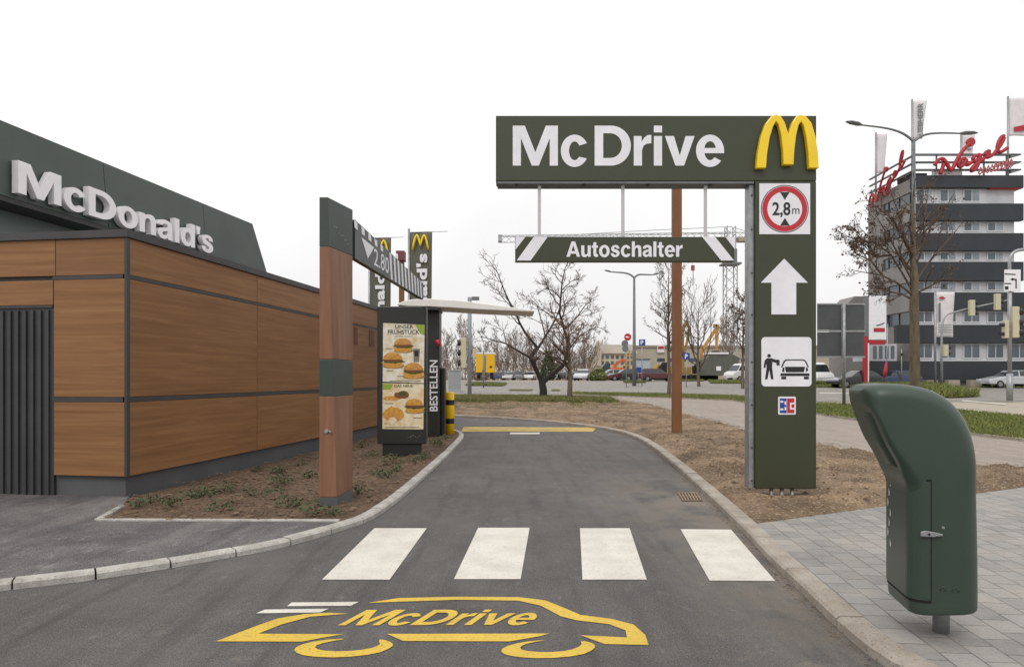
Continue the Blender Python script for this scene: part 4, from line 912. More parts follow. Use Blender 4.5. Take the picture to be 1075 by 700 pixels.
# ================================================================== TREES
def rot_about(v, axis, a): return Matrix.Rotation(a, 3, axis) @ v
class Tree:
    def __init__(s, seed, minr=.006, sides=5, leaf=0, leafs=.05, droop=0, up=.12, wig=.16):
        s.r = random.Random(seed); s.tr = MB(); s.br = MB(); s.lf = MB(); s.minr = minr; s.sides = sides; s.leaf = leaf; s.leafs = leafs; s.up = up; s.wig = wig; s.n = 0
    def limb(s, pts, r0, r1, main=True, kids_=0, klen=1, depth=2, spread=(35, 65), start=.25):
        pts = [Vector(p) for p in pts]; m = len(pts); rad = [r0+(r1-r0)*i/(m-1) for i in range(m)]
        (s.tr if main else s.br).tube(pts, rad, 8 if main else s.sides, caps=False)
        for k in range(kids_):
            t = start+(1-start)*(k+s.r.random())/kids_; f = t*(m-1); i = min(int(f), m-2); p = pts[i].lerp(pts[i+1], f-i); d = (pts[i+1]-pts[i]).normalized(); rr = rad[i]+(rad[i+1]-rad[i])*(f-i)
            s.sprout(p, d, rr*.6, klen*(1.15-.6*t)*s.r.uniform(.7, 1.2), depth, spread)
    def sprout(s, p, d, r, length, depth, spread=(35, 65)):
        ax_ = d.cross(Vector((s.r.gauss(0, 1), s.r.gauss(0, 1), s.r.gauss(0, 1)))).normalized()
        nd = rot_about(d, ax_, R(s.r.uniform(*spread))); s.grow(p, nd, max(r, s.minr), length, depth)
    def grow(s, p, d, r, length, depth):
        n = 4 if depth > 0 else 3; pts = [p.copy()]; q = p.copy(); dd = d.copy()
        for i in range(n):
            dd = (dd+Vector((s.r.gauss(0, s.wig), s.r.gauss(0, s.wig), s.r.gauss(0, s.wig)+s.up))).normalized(); q = q+dd*length/n; pts.append(q.copy())
        re = max(s.minr*.7, r*.45); rad = [r+(re-r)*i/n for i in range(n+1)]
        s.br.tube(pts, rad, s.sides if depth > 0 else 3, caps=False); s.n += 1
        if s.leaf and depth <= 1:
            for _ in range(s.leaf):
                if s.r.random() < .75:
                    i = s.r.randrange(1, n+1); c = pts[i]+Vector((s.r.gauss(0, .06), s.r.gauss(0, .06), s.r.gauss(0, .06))); L_ = s.leafs*s.r.uniform(.6, 1.3)
                    u = Vector((s.r.gauss(0, 1), s.r.gauss(0, 1), s.r.gauss(0, 1))).normalized()*L_; w = u.cross(Vector((s.r.gauss(0, 1), s.r.gauss(0, 1), s.r.gauss(0, 1)))).normalized()*L_*.7
                    s.lf.add([c-u, c+w, c+u, c-w], [(0, 1, 2, 3)])
        if depth > 0:
            k = s.r.randint(3, 5)
            for j in range(k):
                t = .25+.75*(j+s.r.random())/k; f = t*n; i = min(int(f), n-1); b = pts[i].lerp(pts[i+1], f-i)
                s.sprout(b, (pts[i+1]-pts[i]).normalized(), r*(1-.5*t)*.6, length*s.r.uniform(.4, .7)*(1.1-.3*t), depth-1, (25, 60))
    def build(s, root, mt, mb_, ml=None, xf=None):
        s.tr.build('trunk', mt, root, fix=False, xf=xf); s.br.build('crown', mb_, root, fix=False, xf=xf)
        if s.lf.v: s.lf.build('leaves', ml, root, fix=False, xf=xf)
# forked bare tree in the middle
tb = G(571, 418.5, SOIL); td = tb.y
def T3(pts, dj=0): 
    rg = random.Random(int(pts[0][0]*7)); out = []; dy = 0
    for i, (x, y) in enumerate(pts):
        out.append(P(480+x/3.89, 240+y/3.89, td+dj*i/len(pts)))
    return out
rt = root_empty('bare_tree', (tb.x, td, gz(td)), 'dark bare tree forking low into crooked limbs, standing on the far edge of the verge', 'tree')
tr = Tree(11, .011, 5, up=.1, wig=.2)
tr.limb(T3([(350, 700), (352, 660), (345, 620)]), .24, .19)
tr.limb(T3([(345, 625), (322, 575), (300, 528)], -.4), .15, .12, kids_=1, klen=1.2)
tr.limb(T3([(300, 528), (318, 495), (330, 488)], 0), .11, .09)
tr.limb(T3([(330, 488), (280, 430), (255, 385), (235, 335), (208, 290), (185, 235), (165, 180), (130, 130)], -.8), .08, .015, kids_=9, klen=1.5)
tr.limb(T3([(330, 488), (360, 440), (385, 400), (405, 360), (420, 320)], .6), .075, .03, kids_=7, klen=1.6)
tr.limb(T3([(360, 440), (345, 380), (325, 310), (300, 290)], .9), .04, .015, kids_=6, klen=1.3)
tr.limb(T3([(300, 528), (250, 500), (200, 470), (150, 455), (95, 440)], -.5), .06, .015, kids_=7, klen=1.3)
tr.limb(T3([(200, 470), (190, 420), (150, 395)], 1), .03, .012, kids_=4, klen=1)
tr.limb(T3([(345, 625), (352, 580), (350, 550)], .3), .05, .02, kids_=3, klen=1.1)
tr.limb(T3([(348, 630), (395, 590), (432, 560), (448, 520)], .5), .13, .1, kids_=1)
tr.limb(T3([(448, 520), (452, 465), (432, 395), (418, 345), (422, 290), (428, 220), (440, 165), (448, 145)], .3), .095, .018, kids_=15, klen=1.7)
tr.limb(T3([(440, 410), (490, 360), (525, 310), (565, 290)], .7), .05, .012, kids_=8, klen=1.2)
tr.limb(T3([(448, 500), (500, 440), (545, 410), (580, 400)], -.6), .045, .012, kids_=7, klen=1.1)
tr.limb(T3([(428, 250), (460, 220), (490, 200)], .3), .03, .01, kids_=5, klen=1)
tr.limb(T3([(425, 290), (390, 250), (350, 245)], .3), .03, .01, kids_=5, klen=1)
tr.build(rt, M['trunkd'], M['twig'])
# nearby slimmer trees
def place_tree(px_, py_, top, label, leaf, lm, seed, thick=.13, lean=0, name='street_tree', group=None, cr=.35, nk=22, dist=None, twig=None, spread=(35, 70), up=.2, leafs=.05, minr=.01, start=.3, tw=1, depth=2):
    b = G(px_, py_, .05); d = dist or b.y; b = Vector((X(px_, d), d, gz(d))); hgt = Z(top, d)-b.z
    rt = root_empty(name, (b.x, d, b.z), label, 'tree', group); t = Tree(seed, minr, 4, leaf=leaf, leafs=leafs, up=up)
    pts = [b+Vector((lean*i/6+random.Random(seed+i).gauss(0, .04)*hgt*.1, random.Random(seed*3+i).gauss(0, .03), hgt*i/6-.05*(i == 0))) for i in range(7)]
    t.limb(pts, thick, .02, kids_=nk, klen=hgt*cr, depth=depth, spread=spread, start=start); t.build(rt, M['trunk'], twig or M['twig'], lm); return rt
place_tree(598, 414, 352, 'slim trunked tree with russet leaves just behind the forked bare tree', 3, M['leafb'], 21, .17, dist=36, cr=.62, nk=16, start=.45, up=.1, leafs=.045)
place_tree(702, 415, 285, 'young slender tree with few dry leaves, next to the brown post behind the height bar', 2, M['leafd'], 22, .13, nk=24, cr=.26, start=.32, leafs=.05)
place_tree(733, 400, 322, 'bare many-stemmed tree in front of the yellow excavator arm', 0, None, 23, .15, dist=60, nk=18, cr=.5, start=.15, up=.3, minr=.018)
place_tree(780, 402, 322, 'small tree full of russet leaves beside the white van', 7, M['leafd'], 24, .15, dist=55, nk=20, cr=.42, start=.35, leafs=.08, minr=.015)
# street tree in front of the office block
b = Vector((X(960, 27), 27, gz(27))); rt = root_empty('street_tree', tuple(b), 'large thick trunked street tree with withered leaves in front of the office block', 'tree')
t = Tree(31, .008, 5, leaf=1, leafs=.06, up=.1, wig=.13)
P2 = lambda pts, dj=0: [P(860+x/4.377, 240+y/4.377, 27+dj*i/len(pts)) for i, (x, y) in enumerate(pts)]
tr_ = [(b.x, 27, b.z-.05)]+P2([(440, 690), (438, 500), (436, 330)]); t.limb(tr_, .21, .17)
t.limb(P2([(436, 335), (440, 230), (432, 120), (436, 20), (430, -100), (436, -200)]), .16, .02, kids_=14, klen=1.7, depth=1)
for q, dj in (([(436, 310), (360, 250), (290, 215), (230, 205), (150, 190)], -.8), ([(436, 300), (390, 220), (330, 120), (250, 60), (170, -20)], .6), ([(434, 250), (370, 130), (310, 20), (260, -60)], -.5), ([(438, 200), (400, 60), (370, -60), (330, -160)], .8), ([(440, 300), (500, 270), (560, 235), (620, 225)], -.7), ([(440, 250), (500, 160), (560, 90), (620, 20), (660, -30)], .5),
              ([(438, 180), (480, 80), (520, -30), (560, -110)], -.8), ([(434, 330), (380, 300), (320, 290), (280, 240)], 1), ([(436, 140), (380, 40), (340, -40), (250, -110)], -1), ([(440, 120), (470, 0), (490, -90), (500, -180)], 1), ([(250, 60), (190, 60), (120, 30)], .3), ([(290, 215), (240, 150), (160, 110)], -.3), ([(330, 120), (260, 130), (190, 90)], .8)):
    t.limb(P2(q, dj*1.6), .05, .012, main=False, kids_=8, klen=.95, depth=2 if q[-1][0] < 300 else 1, start=.25)
t.build(rt, M['trunk'], M['twig'], M['leafd'])
# far rows of bare trees
fars = []
for i in range(4):
    rt = root_empty('far_tree', (0, 0, 0), 'hazy grey brown bare tree in the distant row of trees behind the parked cars', 'tree', 'distant bare trees behind the parked cars')
    t = Tree(60+i, .035, 3, up=.25, wig=.12); hgt = 8.0+i
    pts = [(.1*math.sin(j+i), .1*math.cos(j*2), hgt*.9*j/6) for j in range(7)]; t.limb(pts, .16, .04, kids_=22, klen=hgt*.42, depth=2, start=.12, spread=(25, 60)); t.build(rt, M['twigfar'], M['twigfar'], None, xf=1); fars.append(rt)
rg = random.Random(12); k = 0
def put_far(x, d, s_=1):
    global k
    o = fars[k] if k < 4 else copy_tree(fars[k % 4]); k += 1
    o.location = (X(x, d), d, gz(d)); o.rotation_euler.z = rg.uniform(0, 6.28); o.scale = (s_, s_, s_*rg.uniform(.85, 1.1))
for x in (462, 470, 479, 487, 497, 506, 516, 524, 533, 541, 550, 559, 567, 577, 586, 594, 603, 612, 620, 806-40): put_far(x+rg.uniform(-2, 2), rg.uniform(104, 130), rg.uniform(.55, .85))
for x in (560, 612, 634, 700, 728, 748, 806, 870, 885, 300, 340, 200): put_far(x, rg.uniform(140, 160), rg.uniform(.6, .8))
for x in (-250, -60, 120, 1150, 1240): put_far(x, rg.uniform(100, 130), 1)
wm = MB(); r_ = random.Random(77)
for _ in range(9000):
    x = r_.uniform(X(300, 132), X(650, 132)); y = 132+r_.uniform(-5, 5); z = gz(y)+r_.random()**1.3*(3.6+1.5*noise.noise(Vector((x*.15, 0, 2)))); u = Vector((r_.gauss(0, .25), r_.gauss(0, .25), 1)).normalized()*r_.uniform(.2, .7); w = Vector((.05, 0, 0))
    wm.add([Vector((x, y, z))-u-w, Vector((x, y, z))-u+w, Vector((x, y, z))+u], [(0, 1, 2)])
stuff(wm.build('distant_thicket', M['twigfar'], fix=False))
# dark evergreen clump in the row
def bushy(name, px_, d, hgt, wid, label, m, seed, trunk=True, n=2600, lf=.16):
    rt = root_empty(name, (X(px_, d), d, gz(d)), label, 'bush' if 'bush' in name else 'tree'); mb = MB(); r = random.Random(seed)
    for _ in range(n):
        a = r.uniform(0, 6.28); z = r.random(); rad = wid*.5*(math.sin(min(1, z*1.15+.12)*2.9)**.6 if math.sin(min(1, z*1.15+.12)*2.9) > 0 else 0)*math.sqrt(r.uniform(.15, 1))*(1+.35*noise.noise(Vector((math.cos(a)*1.3, math.sin(a)*1.3, z*4+seed))))
        c = Vector((rt.location.x+rad*math.cos(a), d+rad*math.sin(a), rt.location.z+z*hgt)); u = Vector((r.gauss(0, 1), r.gauss(0, 1), r.gauss(0, 1))).normalized()*lf*r.uniform(.5, 1.2); w = u.cross(Vector((r.gauss(0, 1), r.gauss(0, 1), 1))).normalized()*lf*.5
        mb.add([c-u, c+w, c+u, c-w], [(0, 1, 2, 3)])
    mb.build('foliage', m, rt, fix=False); MB().tube([rt.location, rt.location+Vector((0, 0, hgt*.6))], [.1, .05], 6).build('stem', M['trunk'], rt); return rt
bushy('evergreen_tree', 576, 105, 4.6, 3.0, 'dark green evergreen among the distant bare trees', M['needles'], 3)
bushy('green_bush', 628, 84, 1.5, 3.2, 'bright green bush at the roadside left of the orange excavator', M['grass'], 4, n=1800, lf=.12)
bushy('hedge_bush', 505, 100, 2.2, 3.5, 'low brown hedge behind the yellow lorry', M['twigfar'], 5, n=1500)

# ================================================================== CARS
def car_proto(kind):
    """x = length axis, front at -x"""
    rt = root_empty('parked_car', (0, 0, 0), 'car', 'car')
    if kind == 'wagon':
        lo = [(-2.3, .32), (-2.34, .55), (-2.25, .7), (-1.3, .92), (-.95, .97), (2.2, 1.0), (2.32, .9), (2.34, .5), (2.28, .3)]
        up = [(-.95, .95), (-.25, 1.38), (.2, 1.46), (1.5, 1.44), (1.95, 1.36), (2.25, .98)]
    elif kind == 'van':
        lo = [(-2.7, .35), (-2.75, .7), (-2.6, 1.0), (-2.0, 1.25), (2.65, 1.3), (2.7, .4)]
        up = [(-2.0, 1.23), (-1.45, 1.95), (-1.1, 2.15), (2.6, 2.18), (2.68, 1.28)]
    else:
        lo = [(-2.05, .3), (-2.1, .55), (-2.0, .7), (-1.15, .9), (-.8, .95), (1.75, .98), (2.0, .9), (2.05, .5), (2.0, .3)]
        up = [(-.8, .93), (-.1, 1.38), (.3, 1.45), (1.1, 1.42), (1.5, 1.3), (1.9, .96)]
    hw = .88 if kind != 'van' else .95; wy = [-hw, -hw+.05, hw-.05, hw]
    rings = []
    for y, s_ in ((-hw, .96), (-hw+.08, 1), (hw-.08, 1), (hw, .96)):
        rings.append([Vector((x*s_, y, .3+(z-.3)*(s_ if z > .6 else 1))) for x, z in lo])
    MB().loft(rings, smooth=False).build('body', paint('silver', '#b3b5b8'), rt, bevel=.05, xf=1)
    rings = []
    top = max(z for x, z in up); bot = min(z for x, z in up)
    for y0, y1, s_ in ((-hw+.04, -hw+.2, 1), (-hw+.1, -hw+.26, 1), (hw-.1, hw-.26, 1), (hw-.04, hw-.2, 1)):
        rings.append([Vector((x, y0+(y1-y0)*(z-bot)/(top-bot), z-.0)) for x, z in up])
    MB().loft(rings, smooth=False).build('cabin', M['carglass'] if kind != 'van' else paint('white', '#cfcfce'), rt, bevel=.03, xf=1)
    # roof skin and pillars
    rf = MB(); xs = [p for p in up if p[1] > top-.12]; rx0, rx1 = xs[0][0]-.1, xs[-1][0]+.1; wtop = hw-.19
    rf.loft([[Vector((rx0, y, top-.13)), Vector((rx0+.3, y, top+.012)), Vector((rx1-.3, y, top+.012)), Vector((rx1, y, top-.12))] for y in (-wtop, wtop)], smooth=False)
    if kind == 'van': rf = MB()
    for sgn in (-1, 1):
        for xp in ([.15, 1.05] if kind != 'van' else []):
            rf.hexa([Vector((xp+dx, sgn*(yy), zz_)) for zz_, yy, in ((bot, hw-.035), (top, hw-.2)) for dx, yy2 in ((0, 0), (.09, 0), (.09, 0), (0, 0))][:0] or [Vector(v) for v in ((xp, sgn*(hw-.06), bot), (xp+.09, sgn*(hw-.06), bot), (xp+.09, sgn*(hw-.025), bot), (xp, sgn*(hw-.025), bot), (xp+.06, sgn*(hw-.23), top), (xp+.15, sgn*(hw-.23), top), (xp+.15, sgn*(hw-.185), top), (xp+.06, sgn*(hw-.185), top))])
    if rf.v: rf.build('roof', paint('silver', '#b3b5b8'), rt, bevel=.01, xf=1)
    if kind == 'van':
        MB().prism([Vector((-2.06, -.8, 1.2)), Vector((-1.5, -.75, 1.92)), Vector((-1.5, .75, 1.92)), Vector((-2.06, .8, 1.2))], (-.03, 0, .02)).build('windscreen', M['carglass'], rt, xf=1)
        for sgn in (-1, 1): MB().prism([Vector((-1.85, sgn*.9, 1.3)), Vector((-1.4, sgn*.86, 1.85)), Vector((-.6, sgn*.86, 1.85)), Vector((-.6, sgn*.9, 1.3))], (0, sgn*.03, 0)).build('side_window', M['carglass'], rt, xf=1)
    L_ = lo[-1][0]
    for x in (-L_*.63, L_*.62):
        for sgn in (-1, 1):
            w = MB().tube([(x, sgn*(hw-.2), .31), (x, sgn*(hw+.01), .31)], .31, 18, smooth=False).build('wheel', M['tyre'], rt, xf=1)
            r2 = MB().tube([(x, sgn*(hw-.05), .31), (x, sgn*(hw+.018), .31)], .19, 14, smooth=False).build('rim', M['rim'], None, xf=1); r2.parent = w
    for sgn in (-1, 1):
        MB().box((-L_*1.0-.03, sgn*.62-.18, .6), (-L_*.9, sgn*.62+.18, .74)).build('headlight', M['lampglass'], rt, bevel=.02, xf=1)
        MB().box((L_-.03, sgn*.7-.12, .72), (L_+.02, sgn*.7+.12, .92)).build('tail_light', M['tail'], rt, bevel=.01, xf=1)
    MB().box((-L_-.045, -.26, .38), (-L_-.01, .26, .49)).build('number_plate', M['letter'], rt, xf=1)
    return rt
CP = dict(hatch=car_proto('hatch'), wagon=car_proto('wagon'), van=car_proto('van')); used = set()
PAINTS = dict(white='#cfd0d0', silver='#a9adb2', grey='#6c7075', dark='#26282c', blue='#2d3c60', red='#7c1f24', darkred='#4f1d22')
def put_car(kind, px_, d, rz, col, label, group=None, name='parked_car'):
    if kind in used: o = copy_tree(CP[kind])
    else: o = CP[kind]; used.add(kind)
    o.location = (X(px_, d), d, gz(d)+.01); o.rotation_euler.z = rz; o['label'] = label
    if kind == 'van': o['category'] = 'van'
    if group: o['group'] = group
    pm = paint(col, PAINTS[col])
    for c in kids(o):
        n = c.name.split('.')[0]
        if n in ('body', 'roof') or (n == 'cabin' and kind == 'van'):
            c.material_slots[0].link = 'OBJECT'; c.material_slots[0].material = pm
    return o
gname = 'cars in the distant parking row'
cl = [(523, 'blue', 'dark blue parked car nearest the yellow lorry in the distant parking row'), (534, 'silver', 'silver parked car second from the yellow lorry'), (545, 'grey', 'grey parked car third from the yellow lorry'), (556, 'white', 'white parked car just left of the forked tree trunk'),
      (580, 'silver', 'silver parked car right of the forked tree trunk'), (591, 'dark', 'dark parked car just left of the slim russet tree trunk'), (603, 'grey', 'grey parked car just right of the slim russet tree trunk')]
for x, c, l in cl: put_car('hatch', x, 112+rg.uniform(-1, 1), R((270 if x % 2 else 90)+rg.uniform(-14, 14)), c, l, gname)
put_car('wagon', 612, 84, R(75), 'silver', 'silver car facing the street, in front of the far bare trees', gname)
put_car('hatch', 640, 86, R(10), 'silver', 'silver car behind the orange excavator boom', gname)
put_car('hatch', 655, 82, R(0), 'darkred', 'dark red car under the no-entry sign', gname)
put_car('hatch', 671, 80, R(170), 'dark', 'black car parked before the white site cabin', gname)
put_car('wagon', 690, 79, R(185), 'darkred', 'maroon grey estate car beside the young slender tree', gname)
put_car('van', 783, 84, R(20), 'white', 'white delivery van half hidden behind the sign pylon')
put_car('wagon', 1060, 57, R(0), 'silver', 'silver estate car parked in front of the dark office block')
put_car('hatch', 897, 57, R(5), 'dark', 'dark car parked underneath the grey sign boards', None)
put_car('hatch', 938, 58, R(0), 'blue', 'dark blue car parked between the red pylon and the street tree', None)
put_car('van', 851, 66, R(95), 'white', 'white van peeping out behind the right edge of the sign pylon')
# yellow lorry, seen from behind
d = 72; rt = root_empty('lorry', (X(509, d), d, gz(d)), 'yellow box lorry behind the grey signal pole', 'lorry')
bx = lambda xa, xb, ya, yb, da=0, db=1.0: MB().box((X(xa, d), d+da, Z(yb, d)), (X(xb, d), d+db, Z(ya, d)))
bx(499.5, 519, 371.5, 391, 0, 4.5).build('box_body', M['truck'], rt, bevel=.04); bx(499, 519.5, 369.8, 371.4, -.02, 4.5).build('roof', M['letter'], rt); bx(501, 509, 390.8, 394, .1, 4).build('chassis', M['black'], rt)
bx(508.5, 510, 373, 390, -.03, 0).build('door_seam', M['grey'], rt); bx(514, 516.5, 384, 386, -.03, 0).build('badge', M['black'], rt)
for xa, xb in ((500.5, 504), (514.5, 518)): bx(xa, xb, 391, 397.5, .2, 1.1).build('wheel', M['tyre'], rt, bevel=.12)

# ================================================================== BACKGROUND BUILDINGS
def bld_box(rt, name, xa, xb, ya, yb, d, dep, m, bevel=0, z0=None):
    return MB().box((X(xa, d), d, z0 if z0 is not None else Z(yb, d)), (X(xb, d), d+dep, Z(ya, d))).build(name, m, rt, bevel=bevel)
d = 118; rt = root_empty('far_house', (X(648, d), d, gz(d)), 'cream two storey building with a flat pitched grey roof behind the orange excavator', 'building')
bld_box(rt, 'wall', 627, 668, 371, 399, d, 12, M['cream2'])
MB().prism([Vector((X(629, d), d-.5, Z(370.9, d))), Vector((X(669, d), d-.5, Z(370.9, d))), Vector((X(669, d), d+4, Z(360.5, d))), Vector((X(631, d), d+4, Z(360.5, d)))], (0, .3, 0)).build('roof', M['roof'], rt)
MB().prism([Vector((X(625.5, d), d-1, Z(384, d))), Vector((X(625.5, d), d-1, Z(363, d))), Vector((X(628, d), d-1, Z(357.5, d))), Vector((X(630.5, d), d-1, Z(363, d))), Vector((X(630.5, d), d-1, Z(384, d)))], (0, 3, 0)).build('gable', M['cream2'], rt)
for y in (373, 379):
    for i in range(7): bld_box(rt, 'window', 631+i*5.2, 634+i*5.2, y, y+3.6, d-.06, .05, M['glass'])
bld_box(rt, 'canopy', 618, 650, 385.5, 388, d-4, 4, M['cream2'])
d = 125; rt = root_empty('long_hall', (X(745, d), d, gz(d)), 'long low grey beige hall behind the construction machines', 'building')
bld_box(rt, 'wall', 664, 905, 364.5, 399, d, 30, M['hallm']); bld_box(rt, 'roof_edge', 663.5, 906, 362.3, 364.4, d-.3, 30, M['roof'])
for i in range(14): bld_box(rt, 'window', 690+i*11, 698+i*11, 376, 379.5, d-.06, .05, M['glass'])
bld_box(rt, 'hall_sign', 690, 697.5, 362, 370, d-.4, .3, M['flagw']); bld_box(rt, 'sign_mark', 691, 697, 363.5, 366, d-.5, .05, M['redfab'])
d = 84; rt = root_empty('site_cabin', (X(674, d), d, gz(d)), 'pale blue grey site cabin beside the parking sign', 'cabin')
bld_box(rt, 'wall', 669, 682.5, 377.5, 396, d, 3, mat('cabin_pale', '#a9b0b5', .6)); bld_box(rt, 'roof', 668.6, 683, 376.3, 377.4, d-.1, 3.2, M['grey']); bld_box(rt, 'sign', 669.5, 672, 386, 391, d-.03, .03, M['blue'])
d = 92; rt = root_empty('dump_container', (X(757, d), d, gz(d)), 'large dark grey green machine housing below the excavator arm', 'machine')
MB().prism([Vector((X(x, d), d, Z(y, d))) for x, y in ((740, 394), (741, 377), (747, 371), (768, 371), (777, 376), (773, 388), (770, 394))], (0, 3, 0)).build('body', mat('machine_dark', '#4c504b', .7, '#5c5e55', 2), rt)
bld_box(rt, 'top_edge', 745, 765, 369.8, 371.6, d-.1, 3.2, M['letter']); bld_box(rt, 'light_panel', 752, 757, 384.5, 389, d-.05, .05, M['letter'])
# office block
D = 60.0; ob_ = root_empty('office_block', (X(1005, D), D, gz(D)), 'six storey office block with dark banded facade and red script sign on its roof', 'building')
XL, XR, XF = X(959.5, D), X(1073.5, D), X(1250, D)
def oz(y): return Z(y, D)
BDEP = 11.5
dside = X(959.5, D)/((912-CX)/F)  # depth at which the side wall ends
MB().box((XL+.3, D+.35, gz(D)-.2), (XR-.5, dside-.1, oz(187))).build('core', M['panelw'], ob_)
MB().box((XR-.5, D+.36, gz(D)-.2), (XF, D+9, oz(309))).build('wing_core', M['panelw'], ob_)
bands = [(184.5, 197.5), (214, 232), (245, 263.5), (275, 295), (307, 326), (341, 360), (379, 401)]
wins = [(197.5, 214), (232, 245), (263.5, 275), (295, 307), (326, 341), (360, 379)]
for i, (ya, yb) in enumerate(bands):
    low_ = i >= 4; x0 = XL-.15 if i < 5 else X(941, D); x1 = XF if low_ else XR
    if i == 5: x0 = X(941, D)
    MB().box((x0, D-.15, oz(yb)), (x1, D+.4, oz(ya))).build('facade_band', M['band'], ob_, bevel=.03)
for i, (ya, yb) in enumerate(wins):
    xa = XL+.1; low_ = i >= 4; xe = XF-1 if low_ else XR-.9
    if i == 0: xe = X(1038, D)
    step = 2.15; x_ = xa+.2; MB().box((xa, D+.28, oz(yb)), (xe, D+.34, oz(ya))).build('window_band', M['panelw'], ob_)
    while x_+1.55 < xe:
        w = MB().box((x_, D+.2, oz(yb)+.22), (x_+1.5, D+.275, oz(ya)-.06)).build('window', M['frame'], ob_)
        for q in (0, 1):
            p = MB().box((x_+.07+q*.72, D+.185, oz(yb)+(.32 if yb-ya > 12.5 else .28)), (x_+.07+q*.72+.64, D+.198, oz(ya)-.12)).build('pane', M['glassl'] if (i < 4 and (int(x_*7)+q) % 3) else M['glass'], None, xf=1); p.parent = w; p.matrix_parent_inverse = w.matrix_world.inverted() if 0 else Matrix()
            p.parent = w
            p.location = -ob_.location*0
            # pane mesh is in world units; bring it into the window's frame
            for v in p.data.vertices: v.co -= ob_.location
        x_ += step
    MB().box((xa, D+.05, oz(yb)+.002), (xe, D+.33, oz(yb)+.1)).build('sill', M['frame'], ob_)
# open roof terrace corner with red soffit
MB().box((X(1039, D), D-.1, oz(198.2)), (XR-.05, D+5, oz(197.6))).build('soffit', M['redfab'], ob_)
for xx in (1058.5,): MB().box((X(xx, D), D+.5, oz(214)), (X(xx+7, D), D+1.1, oz(198.3))).build('column', M['band'], ob_)
# side face
xs_ = XL
for ya, yb in ((186, 200), (213, 231), (245, 263), (275, 295), (307, 326), (341, 401)):
    MB().box((xs_-.02, D+.42, oz(yb)), (xs_+.3, dside, oz(ya))).build('side_wall', M['facl'], ob_, bevel=.02)
MB().box((xs_-.06, dside-2.6, gz(D)-.2), (xs_+.28, dside+.01, oz(187))).build('side_wall', M['facl'], ob_)
for ya, yb in ((200, 213), (231, 245), (263, 275), (295, 307), (326, 341)):
    for k_ in range(4):
        s0 = D+.8+k_*1.75; MB().box((xs_+.1, s0, oz(yb)+.1), (xs_+.16, s0+1.4, oz(ya)-.05)).build('side_window', M['glass'], ob_)
# low annexe
MB().prism([Vector((X(x, D+8), D+8, Z(y, D+8))) for x, y in ((885, 400), (885, 324), (897, 311), (940, 311), (940, 400))], (0, 3, 0)).build('annexe', M['facl'], ob_)
MB().box((X(912, D)+.0, D-.3, oz(401)), (X(941, D)-.02, D+.3, oz(379))).build('forebuilding_base', M['band'], ob_)
MB().box((X(913, D), D-.1, oz(378.8)), (X(941, D)-.02, D+3, oz(361))).build('forebuilding_windows', M['panelw'], ob_)
for i in range(4): MB().box((X(916+i*6.2, D), D-.15, oz(376.5)), (X(919.5+i*6.2, D), D-.09, oz(363))).build('window', M['glass'], ob_)
# roof frame with louvres
for y in (162, 170, 178):
    mb = MB(); mb.prism([Vector((XL, D-.1, oz(y+1))), Vector((XR-.2, D-.1, oz(y+1))), Vector((XR-.2, D-.1, oz(y-.3))), Vector((XL, D-.1, oz(y-.3)))], (0, .35, 0))
    mb.prism([Vector((XR-1.1, D-.1, oz(y+4))), Vector((XR-.1, D-.1, oz(y+.6))), Vector((XR-1.1, D-.1, oz(y-.2)))], (0, .3, 0))
    mb.box((XL-.02, D, oz(y+1)), (XL+.2, dside, oz(y-.3))); mb.build('roof_louvre', M['grey'], ob_)
for xx in (961, 985, 1010, 1035, 1059): MB().box((X(xx, D), D+.26, oz(186)), (X(xx+1, D), D+.4, oz(161.5))).build('louvre_post', M['grey'], ob_)
MB().box((X(979, D), D+.1, oz(184.6)), (X(1010, D), D+.14, oz(178.5))).build('roof_banner', M['flagw'], ob_)
MB().box((X(962, D), D+.8, oz(184)), (X(979, D), D+3, oz(179))).build('plant_room', M['band'], ob_)
# red script lettering drawn as thick strokes: K o g e l
def script(org, xv, yv, nrm, rad):
    strokes = [[(.0, .2), (.03, .32), (.1, .36), (.13, .25), (.1, .02), (.08, -.04)], [(.11, .34), (.17, .2), (.22, .0), (.25, .02), (.29, .2), (.34, .38), (.4, .52), (.46, .62)],
               [(.42, .26), (.36, .24), (.32, .14), (.35, .04), (.41, .1), (.44, .27), (.43, .12), (.46, .06), (.52, .14)], [(.62, .3), (.55, .28), (.52, .18), (.56, .12), (.61, .2), (.63, .31), (.61, .06), (.56, -.1), (.5, -.1), (.54, .02), (.68, .18)],
               [(.68, .18), (.75, .28), (.75, .36), (.7, .34), (.69, .22), (.75, .18), (.83, .28)], [(.83, .28), (.92, .5), (.95, .68), (.91, .7), (.86, .5), (.86, .32), (.91, .26), (1.0, .36)]]
    mb = MB()
    for s_ in strokes:
        q = smooth_line([Vector((a, b_, 0)) for a, b_ in s_], 2); mb.tube([org+xv*p.x+yv*p.y+nrm*.001*i for i, p in enumerate(q)], rad, 6)
    mb.tube([org+xv*.48+yv*.66-nrm*.12, org+xv*.48+yv*.66+nrm*.12], rad*2.3, 12)
    return mb
script(Vector((X(977, D), D-.5, oz(180)-.3)), Vector((X(1052, D)-X(977, D), 0, 1.0)), Vector((.25, 0, (oz(146)-oz(178))/.8)), Vector((0, -1, 0)), .165).build('script_sign', M['redfab'], ob_)
script(Vector((XL-.5, dside-1, oz(200))), Vector((0, -(dside-D)+1.5, 1.6)), Vector((0, -.1, (oz(146)-oz(182))/.9)), Vector((-1, 0, 0)), .11).build('script_sign', M['redfab'], ob_)
mb = MB()
